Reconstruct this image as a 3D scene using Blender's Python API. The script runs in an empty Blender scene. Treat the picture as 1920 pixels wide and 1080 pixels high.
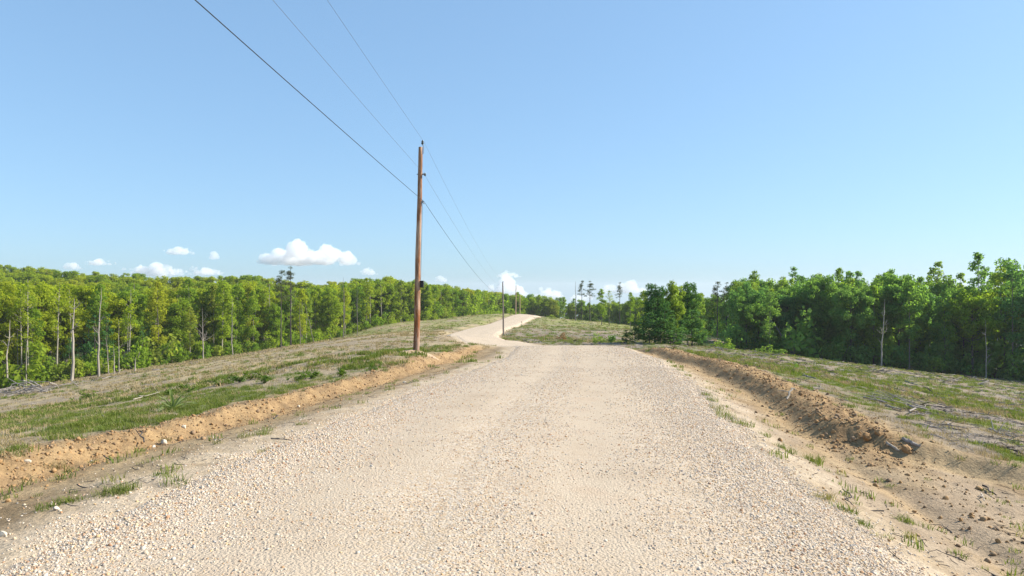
import bpy, math, random
import numpy as np
from mathutils import Vector, Matrix

SC = bpy.context.scene
COL = SC.collection
R = math.radians
RNG = np.random.default_rng(7)
random.seed(7)

# ------------------------------------------------------------------ camera, sky, sun, exposure
EYE = 1.95          # eye above the gravel, metres
F = 1280.0          # focal length in pixels of the 1920 wide photograph (24 mm)
cam_d = bpy.data.cameras.new('camera')
cam_d.lens = 24.0; cam_d.sensor_width = 36.0
cam_d.clip_start = 0.1; cam_d.clip_end = 12000
cam = bpy.data.objects.new('camera', cam_d); COL.objects.link(cam)
cam.location = (0, 0, EYE); cam.rotation_euler = (R(90), 0, 0)
SC.camera = cam

SUN_AZ, SUN_EL = 79.0, 35.0      # degrees clockwise from the view direction (+Y), degrees up
world = bpy.data.worlds.new('World'); SC.world = world; world.use_nodes = True
wn = world.node_tree.nodes; wl = world.node_tree.links; wn.clear()
sky = wn.new('ShaderNodeTexSky'); sky.sky_type = 'NISHITA'; sky.sun_disc = False
sky.sun_elevation = R(SUN_EL); sky.sun_rotation = R(SUN_AZ)
sky.altitude = 150; sky.air_density = 1.0; sky.dust_density = 0.7; sky.ozone_density = 4.0
bg = wn.new('ShaderNodeBackground'); bg.inputs['Strength'].default_value = 0.15
wo = wn.new('ShaderNodeOutputWorld')
# the photograph's sky is tone-compressed: one even gamma and white balance over the whole dome
gam = wn.new('ShaderNodeGamma'); gam.inputs[1].default_value = 0.47
wb = wn.new('ShaderNodeMix'); wb.data_type = 'RGBA'; wb.blend_type = 'MULTIPLY'; wb.inputs[0].default_value = 1.0
wb.inputs[7].default_value = (.96, 1.31, 1.62, 1); wb.clamp_result = False
wl.new(sky.outputs[0], gam.inputs[0]); wl.new(gam.outputs[0], wb.inputs[6]); wl.new(wb.outputs[2], bg.inputs[0]); wl.new(bg.outputs[0], wo.inputs[0])

sun_d = bpy.data.lights.new('sun', 'SUN'); sun_d.energy = 5.0; sun_d.angle = R(0.6); sun_d.color = (1.0, 0.93, 0.82)
sun = bpy.data.objects.new('sun', sun_d); COL.objects.link(sun)
sdir = Vector((math.sin(R(SUN_AZ))*math.cos(R(SUN_EL)), math.cos(R(SUN_AZ))*math.cos(R(SUN_EL)), math.sin(R(SUN_EL))))
sun.rotation_euler = sdir.to_track_quat('Z', 'Y').to_euler()
sun.location = (60, 0, 60)

SC.view_settings.view_transform = 'Standard'
try: SC.view_settings.look = 'None'
except Exception: pass
SC.view_settings.gamma = 1.0
SC.view_settings.use_curve_mapping = False
SC.view_settings.exposure = 0.88
SC.render.engine = 'CYCLES'
SC.cycles.max_bounces = 8; SC.cycles.diffuse_bounces = 4; SC.cycles.transmission_bounces = 4
SC.cycles.volume_bounces = 24; SC.cycles.transparent_max_bounces = 8
SC.cycles.use_denoising = True

# ------------------------------------------------------------------ number helpers
def smooth(a, b, x):
    t = np.clip((np.asarray(x, float) - a) / (b - a), 0, 1)
    return t*t*(3 - 2*t)

def _hash(ix, iy, seed):
    h = (ix.astype(np.int64)*374761393 + iy.astype(np.int64)*668265263 + seed*974634777) & 0xFFFFFFFF
    h = ((h ^ (h >> 13)) * 1274126177) & 0xFFFFFFFF
    h = h ^ (h >> 16)
    return h

def perlin(x, y, seed=0):
    x = np.asarray(x, float); y = np.asarray(y, float)
    ix = np.floor(x); iy = np.floor(y); fx = x - ix; fy = y - iy
    u = fx*fx*fx*(fx*(fx*6 - 15) + 10); v = fy*fy*fy*(fy*(fy*6 - 15) + 10)
    def g(dx, dy):
        a = _hash(ix + dx, iy + dy, seed) * (2*math.pi/4294967296.0)
        return np.cos(a)*(fx - dx) + np.sin(a)*(fy - dy)
    n0 = g(0, 0)*(1 - u) + g(1, 0)*u
    n1 = g(0, 1)*(1 - u) + g(1, 1)*u
    return (n0*(1 - v) + n1*v)*1.5

def fbm(x, y, scale, octv=3, seed=0, rough=0.5):
    s = 0.0; a = 1.0; f = 1.0/scale; tot = 0.0
    for o in range(octv):
        s = s + a*perlin(np.asarray(x)*f + 17.3*o, np.asarray(y)*f - 9.1*o, seed + o*13)
        tot += a; a *= rough; f *= 2.03
    return s/tot

# ------------------------------------------------------------------ terrain
def P(px, py, d):
    """a point seen at pixel (px, py) of the photograph at depth d metres"""
    return ((px - 960)/F*d, d, EYE + (540 - py)/F*d)

CENTRE = [(-2.0,-60),(-1.4,-30),(-.9,-8),(-.75,0),(-.57,5.6),(.26,13.1),(1.66,23.6),(2.6,33),(3.25,43.8),(3.3,55),(1.7,68),(-1.6,80),
          (-4.2,95),(-6.0,110),(-7.2,125),(-7.0,140),(-4.6,165),(.6,205),(5.8,233),(9,252),(14,290),(22,340)]
def catmull(pts, step=0.5):
    p = np.array(pts, float); out = []
    q = np.vstack([2*p[0]-p[1], p, 2*p[-1]-p[-2]])
    for i in range(1, len(q)-2):
        n = max(2, int(np.linalg.norm(q[i+1]-q[i])/step))
        t = np.linspace(0, 1, n, endpoint=False)[:, None]
        a, b, c, d = q[i-1], q[i], q[i+1], q[i+2]
        out.append(.5*((2*b) + (c-a)*t + (2*a-5*b+4*c-d)*t*t + (3*b-a-3*c+d)*t**3))
    return np.vstack(out + [p[-1:]])
CL = catmull(CENTRE)
CT = np.gradient(CL, axis=0); CT /= np.linalg.norm(CT, axis=1)[:, None]

ctl = []
def cp(px, py, d): ctl.append(P(px, py, d))
def cw(x, y, drop): ctl.append((x, y, EYE - drop))
for x, y, dr in [(-.57,5.6,2.03),(.26,13.1,2.28),(1.66,23.6,2.8),(2.6,33,3.25),(3.25,43.8,3.72),(3.3,55,4.85),(1.7,68,6.1),(-1.6,80,6.5),
                 (-4.2,95,7.35),(-6,110,7.95),(-7,135,8.9),(-4.6,165,9.25),(.6,205,9.5),(5.8,233,9.1),(9,255,10.6),(16,300,15),
                 (-.75,0,1.95),(-1.4,-30,1.7),(-2,-60,1.5)]:
    cw(x, y, dr)
for a in [(0,850,9),(360,780,13),(640,715,20),(760,680,27),(805,668,33),(850,655,41),
          (100,800,14),(0,800,20),(300,742,28),(500,695,38),(620,672,46),(778,660,33),(700,652,52),(800,640,62),(150,750,42),(0,760,50),
          (300,705,62),(430,683,62),(560,662,66),(773,637,76),(850,629,88),
          (0,735,100),(100,722,112),(200,700,128),(430,668,150),(560,650,165),(700,630,125),(700,614,212),(800,603,225),(860,594,238),(945,589,246),
          (860,612,170),(600,652,112),(450,672,105),
          (1590,778,15),(1400,702,22),(1300,672,30),(1200,652,42),(1900,860,13),(1900,800,21),(1700,770,18),(1900,760,45),(1700,742,36),
          (1500,692,44),(1400,678,44),(1300,660,46),(1900,716,95),(1750,700,98),(1600,684,102),(1480,668,104),(1400,660,98),(1300,650,84),(1200,645,76),
          (1350,634,150),(1430,654,140),(1200,613,215),(1100,602,226),(1030,596,236),(1150,620,150),(1100,640,104),(1000,632,124),(1020,612,176)]:
    cp(*a)
for x, y, dr in [(-55,215,17),(-110,150,20),(-95,240,17),(-160,300,11),(-230,420,3),(-120,400,9),(-40,400,14),(-300,260,10),(-20,300,14),(60,320,18),
                 (95,150,17),(70,200,17),(150,160,21),(200,300,24),(110,90,18),(60,20,10),(40,-10,8),(-60,20,9.5),(-40,-20,6),(-120,60,18),(120,30,18),
                 (0,600,30),(-500,600,15),(500,600,45),(-600,0,40),(600,0,45),(0,-400,25),(-300,-300,35),(300,-300,35)]:
    cw(x, y, dr)
ctl = np.array(ctl)
SCL = 100.0
def _phi(r2): return np.where(r2 > 1e-12, .5*r2*np.log(np.maximum(r2, 1e-12)), 0)
_n = len(ctl); _x = ctl[:, :2]/SCL
_K = _phi(((_x[:, None]-_x[None])**2).sum(-1)) + np.eye(_n)*2e-5
_Pm = np.hstack([np.ones((_n, 1)), _x])
_A = np.zeros((_n+3, _n+3)); _A[:_n, :_n] = _K; _A[:_n, _n:] = _Pm; _A[_n:, :_n] = _Pm.T
_w = np.linalg.solve(_A, np.concatenate([ctl[:, 2], np.zeros(3)]))
def base_h(x, y):
    x = np.atleast_1d(np.asarray(x, float)); y = np.atleast_1d(np.asarray(y, float)); out = np.empty(len(x))
    for i in range(0, len(x), 40000):
        p = np.stack([x[i:i+40000], y[i:i+40000]], 1)/SCL
        p_in = np.clip(p, -6.5, 6.5)
        r2 = ((p_in[:, None]-_x[None])**2).sum(-1)
        out[i:i+40000] = _phi(r2) @ _w[:_n] + _w[_n] + p_in @ _w[_n+1:]
    r = np.hypot(x, y); k = smooth(480, 900, r)
    return out*(1-k) + k*(-170.0)

def lateral(x, y):
    """signed distance from the road's middle line (right is +)"""
    x = np.atleast_1d(np.asarray(x, float)); y = np.atleast_1d(np.asarray(y, float))
    t = np.full(len(x), 99.0)
    m = np.where((np.abs(x) < 45) & (y > -60) & (y < 330))[0]
    for i in range(0, len(m), 8000):
        k = m[i:i+8000]
        dx = x[k][:, None]-CL[None, :, 0]; dy = y[k][:, None]-CL[None, :, 1]
        j = (dx*dx+dy*dy).argmin(1); a = np.arange(len(k))
        ddx = dx[a, j]; ddy = dy[a, j]
        t[k] = ddx*CT[j, 1] - ddy*CT[j, 0]
    return t

def edge_a(t, y): return np.where(t < 0, -t+.85*(1-smooth(40, 58, y)), t)
def half_width(y): return 3.75 + .3*smooth(60, 80, y)*(1-smooth(150, 185, y)) - .2*smooth(170, 200, y)
def gauss(x, c, w): return np.exp(-((x-c)/w)**2)
def ground_h(x, y, t=None, fine=True):
    x = np.atleast_1d(np.asarray(x, float)); y = np.atleast_1d(np.asarray(y, float))
    if t is None: t = lateral(x, y)
    z = base_h(x, y)
    a = edge_a(t, y); hw = half_width(y)
    near = 1 - smooth(46, 62, y)
    wob = .35*perlin(y/7.0, np.zeros_like(y), 5) + .15*perlin(y/2.3, x*0, 6)
    tl = -t + wob; tr = t + wob*.8
    # under the road, then shoulder, ditch and bank
    z = z - .13 + .085*smooth(hw-.45, hw+.25, a) + .045*smooth(hw+1.0, hw+2.2, a)
    L = (t < 0)
    sh_l = smooth(hw-.2, hw+1.2, tl)*(1-smooth(5.7, 6.3, tl))
    z = z - np.where(L, near*(.20*sh_l + .10*gauss(tl, 5.5, .3)), 0) - np.where(L, near*.03*gauss(tl, 6.55, .6), 0)
    fore = 1 - smooth(11, 14.5, y)
    edge = 6.35 + 3.0*fore
    sh_r = smooth(hw-.1, hw+1.6, tr)*(1-smooth(edge-.9, edge, tr))
    lump = .2 + .8*perlin(y/1.7, x*0, 21)
    z = z - np.where(~L, near*(.32*sh_r + .09*gauss(tr, 5.75, .4)), 0)
    z = z + np.where(~L, near*(1-.93*fore)*.07*lump*gauss(tr, 6.85, .55), 0)
    far_cut = smooth(80, 100, y)*(1-smooth(235, 250, y))
    z = z - far_cut*.35*smooth(hw, hw+.8, a)*(1-smooth(5, 8, a))
    if fine:
        off = smooth(hw-.1, hw+.5, a)
        fld = smooth(6.0, 7.5, a)
        z = z + off*(.022*fbm(x, y, .35, 3, 31))
        z = z + fld*(.16*fbm(x, y, 4.5, 3, 33) + .06*fbm(x, y, .9, 3, 35))
        bank_l = L*gauss(tl, 6.1, .7); bank_r = (~L)*gauss(tr, 6.7, .8)*(1-.75*fore)
        rid = 1-np.abs(perlin(x/.38, y/.38, 41))*2
        z = z + near*((bank_l*1.1+bank_r*1.0)*(.12*fbm(x, y, .5, 4, 43, .65)) + bank_r*.05*rid + bank_l*.03*rid)
        # ruts on the bare right-hand strip
        rut = gauss(tr, 5.7, .22)*fore
        z = z - (~L)*near*.05*rut
    return z
def road_h(x, y, t):
    hw = half_width(y); a = edge_a(t, y)
    z = base_h(x, y) + .03*(1-np.clip(t/hw, -1, 1)**2)
    z = z - .012*(gauss(a, 1.15, .38)) 
    return z - .30*smooth(hw-.35, hw+1.0, a) - .9*smooth(hw+.5, hw+1.9, a) + .012*fbm(x, y, 1.6, 2, 51)
def GH(x, y): return float(ground_h([x], [y])[0])

# where things grow: soft masks shared by the ground colour and the scattered plants
def masks(x, y, t=None):
    if t is None: t = lateral(x, y)
    a = edge_a(t, y); hw = half_width(y); near = 1-smooth(46, 62, y)
    L = t < 0
    wob = .35*perlin(y/7.0, np.zeros_like(y), 5) + .15*perlin(y/2.3, x*0, 6)
    tl = -t+wob; tr = t+wob*.8
    fore = 1 - smooth(11, 14.5, y)
    n1 = fbm(x, y, 7, 3, 61); n2 = fbm(x, y, 2.2, 3, 63); n3 = fbm(x, y, .7, 3, 65)
    in_l = 1-smooth(6.2, 7.3, tl+.9*n3+.5*n2); in_r = 1-smooth(7.1+1.6*fore, 7.7+2.6*fore, tr+.6*n3)
    dirt = np.where(L, in_l, in_r)
    dirt = np.where(y > 62, 1-smooth(hw+.5, hw+2.0, a+n2), dirt*near + (1-near)*(1-smooth(hw+.6, hw+2.2, a+n2)))
    dirt = dirt*(np.abs(t) < 30)
    bank = near*np.where(L, gauss(tl, 5.95, .62), gauss(tr, 6.45, .8)*(1-.93*fore))
    bank = np.clip(bank*1.25, 0, 1)
    return dict(t=t, a=a, hw=hw, L=L, tl=tl, tr=tr, fore=fore, near=near, n1=n1, n2=n2, n3=n3, dirt=dirt, bank=bank)

def grass_cover(x, y, m):
    r = np.hypot(x, y)
    lf = m['L'] | (x < -3)
    bias = np.where(lf, .02 - .42*smooth(22, 60, r) + .11*gauss(-m['t'], 8.6, 2.4)*(y < 60), -.15 + .12*smooth(20, 60, r))
    dip = smooth(62, 80, y)*(1-smooth(130, 160, y))*(np.abs(x) < 30)
    g = smooth(-.10, .30, m['n1']*.8 + m['n2']*1.0 + m['n3']*.8 + bias)
    g = np.where((y > 150), np.clip(.32+.9*m['n1']+.5*m['n2']+.25*gauss(x, 40, 40), 0, 1), g)
    return g*(1-m['dirt'])

# ------------------------------------------------------------------ mesh and object helpers
def new_mesh(name, verts, faces, mats=(), smooth_shade=False, mat_idx=None):
    verts = np.asarray(verts, np.float32)
    me = bpy.data.meshes.new(name)
    if isinstance(faces, np.ndarray):
        k = faces.shape[1]; nf = len(faces)
        me.vertices.add(len(verts)); me.vertices.foreach_set('co', verts.ravel())
        me.loops.add(nf*k); me.loops.foreach_set('vertex_index', faces.astype(np.int32).ravel())
        me.polygons.add(nf); me.polygons.foreach_set('loop_start', np.arange(0, nf*k, k, dtype=np.int32))
        me.update(calc_edges=True)
    else:
        me.from_pydata([tuple(v) for v in verts], [], [tuple(f) for f in faces]); me.update()
    for m in mats: me.materials.append(m)
    if mat_idx is not None: me.polygons.foreach_set('material_index', np.asarray(mat_idx, np.int32))
    if smooth_shade: me.polygons.foreach_set('use_smooth', np.ones(len(me.polygons), bool))
    me.validate(); return me
def link(name, data, parent=None, loc=None, rot=None, scale=None):
    o = bpy.data.objects.new(name, data); COL.objects.link(o)
    if parent is not None: o.parent = parent
    if loc is not None: o.location = loc
    if rot is not None: o.rotation_euler = rot
    if scale is not None: o.scale = scale
    return o
def tag(o, label=None, cat=None, group=None, kind=None):
    if label: o['label'] = label
    if cat: o['category'] = cat
    if group: o['group'] = group
    if kind: o['kind'] = kind
    return o
def thing(name, label, cat, loc=(0,0,0), rotz=0, group=None):
    o = link(name, None, None, loc, (0, 0, rotz)); o.empty_display_size = .3
    return tag(o, label, cat, group)

class MB:
    """collects verts / faces"""
    def __init__(s): s.v = []; s.f = []; s.n = 0
    def add(s, v, f):
        v = np.asarray(v, float); s.v.append(v); s.f += [tuple(int(i)+s.n for i in q) for q in f]; s.n += len(v)
    def tube(s, pts, rad, sides=8, cap=True, rough=0.0, rng=None):
        pts = np.asarray(pts, float); n = len(pts); rad = np.broadcast_to(rad, (n,))
        tg = np.gradient(pts, axis=0); ring = []
        up = np.array([0.0, 0, 1.0])
        for i in range(n):
            t = tg[i]/(np.linalg.norm(tg[i])+1e-9)
            ref = up if abs(t[2]) < .9 else np.array([1.0, 0, 0])
            u = np.cross(t, ref); u /= np.linalg.norm(u); w = np.cross(t, u)
            a = np.arange(sides)*2*math.pi/sides
            rr = rad[i]*(1 + (rough*(rng.random(sides)-.5) if rng is not None else 0))
            ring.append(pts[i] + np.outer(np.cos(a)*rr, u) + np.outer(np.sin(a)*rr, w))
        v = np.vstack(ring); f = []
        for i in range(n-1):
            for k in range(sides):
                k2 = (k+1) % sides
                f.append((i*sides+k, i*sides+k2, (i+1)*sides+k2, (i+1)*sides+k))
        if cap: f.append(tuple(range(sides-1, -1, -1))); f.append(tuple((n-1)*sides+k for k in range(sides)))
        s.add(v, f)
    def box(s, c, h, rot=None):
        v = np.array([[sx, sy, sz] for sz in (-1, 1) for sy in (-1, 1) for sx in (-1, 1)], float)*np.asarray(h)
        if rot is not None: v = v @ np.array(Matrix(rot).transposed())
        s.add(v+np.asarray(c), [(0,2,3,1),(4,5,7,6),(0,1,5,4),(2,6,7,3),(0,4,6,2),(1,3,7,5)])
    def mesh(s, name, mat, smooth_shade=False):
        return new_mesh(name, np.vstack(s.v), s.f, [mat] if mat else [], smooth_shade)
def part(name, mb, mat, parent, smooth_shade=False, loc=None):
    return link(name, mb.mesh(name, mat, smooth_shade), parent, loc)

def ico(sub=1):
    t = (1+5**.5)/2
    v = [(-1,t,0),(1,t,0),(-1,-t,0),(1,-t,0),(0,-1,t),(0,1,t),(0,-1,-t),(0,1,-t),(t,0,-1),(t,0,1),(-t,0,-1),(-t,0,1)]
    f = [(0,11,5),(0,5,1),(0,1,7),(0,7,10),(0,10,11),(1,5,9),(5,11,4),(11,10,2),(10,7,6),(7,1,8),(3,9,4),(3,4,2),(3,2,6),(3,6,8),(3,8,9),(4,9,5),(2,4,11),(6,2,10),(8,6,7),(9,8,1)]
    v = [np.array(p)/np.linalg.norm(p) for p in v]
    for _ in range(sub):
        c = {}; nf = []
        def mid(a, b):
            k = (min(a, b), max(a, b))
            if k not in c:
                m = v[a]+v[b]; v.append(m/np.linalg.norm(m)); c[k] = len(v)-1
            return c[k]
        for a, b, d in f:
            ab, bd, da = mid(a, b), mid(b, d), mid(d, a); nf += [(a,ab,da),(b,bd,ab),(d,da,bd),(ab,bd,da)]
        f = nf
    return np.array(v), np.array(f)

# ------------------------------------------------------------------ materials
def mat(name):
    m = bpy.data.materials.new(name); m.use_nodes = True
    nt = m.node_tree; nt.nodes.clear()
    out = nt.nodes.new('ShaderNodeOutputMaterial'); return m, nt, out
def N(nt, typ, **kw):
    n = nt.nodes.new(typ)
    for k, v in kw.items(): setattr(n, k, v)
    return n
def ramp(nt, fac, stops, interp='LINEAR'):
    r = N(nt, 'ShaderNodeValToRGB'); e = r.color_ramp.elements; r.color_ramp.interpolation = interp
    while len(e) < len(stops): e.new(.5)
    for q, (p, c) in zip(e, stops): q.position = p; q.color = (*c, 1)
    nt.links.new(fac, r.inputs[0]); return r.outputs[0]
def mixc(nt, fac, a, b, mode='MIX'):
    m = N(nt, 'ShaderNodeMix', data_type='RGBA', blend_type=mode)
    for i, s in ((0, fac), (6, a), (7, b)):
        if hasattr(s, 'is_linked'): nt.links.new(s, m.inputs[i])
        elif i == 0: m.inputs[0].default_value = s
        else: m.inputs[i].default_value = (*s, 1)
    return m.outputs[2]
def noise(nt, scale, detail=4, vec=None, rough=.55):
    n = N(nt, 'ShaderNodeTexNoise'); n.inputs['Scale'].default_value = scale; n.inputs['Detail'].default_value = detail
    n.inputs['Roughness'].default_value = rough
    if vec is not None: nt.links.new(vec, n.inputs['Vector'])
    return n.outputs[0]
def voro(nt, scale, vec=None, feature='F1'):
    n = N(nt, 'ShaderNodeTexVoronoi', feature=feature); n.inputs['Scale'].default_value = scale
    if vec is not None: nt.links.new(vec, n.inputs['Vector'])
    return n
def principled(nt, out, color, rough=.9, bump=None, bdist=.02, bstr=.6, spec=.2, metallic=0):
    b = N(nt, 'ShaderNodeBsdfPrincipled')
    if hasattr(color, 'is_linked'): nt.links.new(color, b.inputs['Base Color'])
    else: b.inputs['Base Color'].default_value = (*color, 1)
    b.inputs['Roughness'].default_value = rough; b.inputs['Specular IOR Level'].default_value = spec
    b.inputs['Metallic'].default_value = metallic
    if bump is not None:
        bp = N(nt, 'ShaderNodeBump'); bp.inputs['Distance'].default_value = bdist; bp.inputs['Strength'].default_value = bstr
        nt.links.new(bump, bp.inputs['Height']); nt.links.new(bp.outputs[0], b.inputs['Normal'])
    nt.links.new(b.outputs[0], out.inputs['Surface']); return b
def coord(nt, which='Object'): return N(nt, 'ShaderNodeTexCoord').outputs[which]

def leaf_mat(name, stops, trans=.4, tint=(1.25, 1.3, .6)):
    m, nt, out = mat(name)
    oi = N(nt, 'ShaderNodeObjectInfo')
    c1 = ramp(nt, oi.outputs['Random'], stops)
    geo = N(nt, 'ShaderNodeNewGeometry')
    c2 = mixc(nt, .45, c1, ramp(nt, geo.outputs['Random Per Island'], [(0, (.55,.55,.55)), (.5, (1,1,1)), (1, (1.5,1.4,1.2))]), 'MULTIPLY')
    d = N(nt, 'ShaderNodeBsdfDiffuse'); nt.links.new(c2, d.inputs[0])
    tr = N(nt, 'ShaderNodeBsdfTranslucent'); nt.links.new(mixc(nt, 1.0, c2, tint, 'MULTIPLY'), tr.inputs[0])
    ms = N(nt, 'ShaderNodeMixShader'); ms.inputs[0].default_value = trans
    nt.links.new(d.outputs[0], ms.inputs[1]); nt.links.new(tr.outputs[0], ms.inputs[2])
    nt.links.new(ms.outputs[0], out.inputs['Surface']); return m

M = {}
M['leaf_bright'] = leaf_mat('bright_spring_leaves', [(0, (.30,.37,.030)), (.3, (.36,.40,.034)), (.6, (.24,.34,.034)), (.85, (.40,.40,.045)), (1, (.19,.30,.035))], .6)
M['leaf_mid'] = leaf_mat('mid_green_leaves', [(0, (.21,.32,.04)), (.35, (.28,.36,.042)), (.7, (.17,.28,.042)), (1, (.32,.36,.07))], .6)
M['leaf_dark'] = leaf_mat('dark_green_leaves', [(0, (.16,.29,.08)), (.4, (.20,.32,.075)), (.75, (.14,.27,.095)), (1, (.28,.36,.06))], .6)  # bluer green; backlit darkness of the right wood partly put into the colour
M['leaf_deep'] = leaf_mat('deep_green_leaves', [(0, (.075,.165,.055)), (.5, (.10,.19,.055)), (1, (.07,.15,.06))], .45)
M['needles'] = leaf_mat('pine_needles', [(0, (.085,.115,.050)), (.5, (.10,.12,.065)), (1, (.12,.125,.075))], .3)
M['cedar'] = leaf_mat('cedar_sprays', [(0, (.06,.15,.05)), (1, (.09,.19,.05))], .35)
M['weed'] = leaf_mat('weed_leaves', [(0, (.10,.18,.03)), (.5, (.13,.19,.032)), (1, (.09,.16,.04))], .4)
M['yucca'] = leaf_mat('yucca_leaves', [(0, (.19,.24,.11)), (1, (.24,.29,.13))], .4)
M['rust_leaf'] = leaf_mat('rust_brown_leaves', [(0, (.26,.13,.06)), (1, (.30,.16,.07))], .25)
M['grass'] = leaf_mat('grass_blades', [(0, (.13,.175,.04)), (.4, (.17,.20,.05)), (.75, (.11,.16,.045)), (1, (.25,.23,.10))], .4)
M['dry_grass'] = leaf_mat('dry_grass_blades', [(0, (.30,.24,.13)), (.5, (.36,.29,.17)), (1, (.26,.22,.10))], .3, (1.05,1,.8))

def bark_mat(name, a, b, scale=6, stretch=.15):
    m, nt, out = mat(name)
    mp = N(nt, 'ShaderNodeMapping'); mp.inputs['Scale'].default_value = (1, 1, stretch)
    nt.links.new(coord(nt), mp.inputs[0])
    n = noise(nt, scale, 6, mp.outputs[0], .65)
    oi = N(nt, 'ShaderNodeObjectInfo')
    c = mixc(nt, .35, ramp(nt, n, [(.3, a), (.7, b)]), ramp(nt, oi.outputs['Random'], [(0, (.6,.6,.6)), (1, (1.4,1.4,1.4))]), 'MULTIPLY')
    principled(nt, out, c, .95, n, .03, .8); return m
M['bark'] = bark_mat('grey_brown_bark', (.10,.085,.07), (.23,.20,.165))
M['bark_dark'] = bark_mat('dark_bark', (.05,.042,.036), (.12,.10,.085))
M['bark_pale'] = bark_mat('bleached_wood', (.24,.21,.17), (.42,.37,.31))
M['stick'] = bark_mat('weathered_sticks', (.17,.145,.125), (.36,.32,.285), 9)
M['stick_dark'] = bark_mat('charred_wood', (.03,.028,.028), (.10,.09,.085), 9)

def pole_material():
    m, nt, out = mat('treated_pole_wood')
    oc = coord(nt)
    mp = N(nt, 'ShaderNodeMapping'); mp.inputs['Scale'].default_value = (9, 9, .55); nt.links.new(oc, mp.inputs[0])
    n = noise(nt, 1.6, 7, mp.outputs[0], .7)
    mp2 = N(nt, 'ShaderNodeMapping'); mp2.inputs['Scale'].default_value = (5, 5, .9); nt.links.new(oc, mp2.inputs[0])
    blotch = noise(nt, 1.1, 5, mp2.outputs[0], .6)
    sx = N(nt, 'ShaderNodeSeparateXYZ'); nt.links.new(oc, sx.inputs[0])
    hgt = N(nt, 'ShaderNodeMapRange'); hgt.inputs['From Min'].default_value = 0; hgt.inputs['From Max'].default_value = 10
    nt.links.new(sx.outputs[2], hgt.inputs[0])
    wood = ramp(nt, hgt.outputs[0], [(0, (.15,.045,.018)), (.12, (.27,.095,.028)), (.45, (.32,.155,.07)), (1, (.33,.20,.12))])
    weath = ramp(nt, blotch, [(.42, (.22,.085,.035)), (.58, (.50,.40,.32))])
    c = mixc(nt, .48, wood, weath)
    c = mixc(nt, .8, c, ramp(nt, n, [(.36, (.22,.18,.16)), (.47, (.9,.88,.86)), (.62, (1.3,1.28,1.25))]), 'MULTIPLY')
    principled(nt, out, c, .85, n, .02, .7); return m
M['pole'] = pole_material()
M['pole_far'] = bark_mat('pale_pole_wood', (.34,.235,.15), (.50,.36,.24), 4, .1)
M['pole_grey'] = bark_mat('grey_pole_wood', (.15,.12,.10), (.27,.22,.18), 4, .1)
def plain(name, c, rough=.6, metallic=0, spec=.3):
    m, nt, out = mat(name); n = noise(nt, 25, 4, coord(nt))
    principled(nt, out, mixc(nt, .3, c, ramp(nt, n, [(.3, (.7,.7,.7)), (.7, (1.25,1.25,1.25))]), 'MULTIPLY'), rough, None, spec=spec, metallic=metallic); return m
M['black_plastic'] = plain('black_plastic', (.018,.018,.02), .5)
M['steel'] = plain('galvanised_steel', (.30,.31,.32), .5, .7)
M['glaze'] = plain('dark_glazed_porcelain', (.045,.06,.06), .25)
M['wire'] = plain('bare_aluminium_wire', (.16,.17,.19), .55, .3)
M['cable'] = plain('black_cable', (.03,.035,.04), .6)

def ground_material():
    m, nt, out = mat('cleared_ground')
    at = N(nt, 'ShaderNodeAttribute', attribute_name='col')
    oc = coord(nt)
    n1 = noise(nt, 2.6, 8, oc, .68); n2 = noise(nt, 22, 6, oc, .65)
    c = mixc(nt, .55, at.outputs['Color'], ramp(nt, n1, [(.3, (.62,.60,.58)), (.5, (1,1,1)), (.72, (1.3,1.3,1.3))]), 'MULTIPLY')
    c = mixc(nt, .6, c, ramp(nt, n2, [(.3, (.55,.53,.5)), (.5, (1,1,1)), (.7, (1.35,1.33,1.3))]), 'MULTIPLY')
    h = N(nt, 'ShaderNodeMath', operation='MULTIPLY_ADD'); nt.links.new(n2, h.inputs[0]); h.inputs[1].default_value = .45; nt.links.new(n1, h.inputs[2])
    principled(nt, out, c, .97, h.outputs[0], .10, .7, spec=.08); return m
M['ground'] = ground_material()

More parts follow.
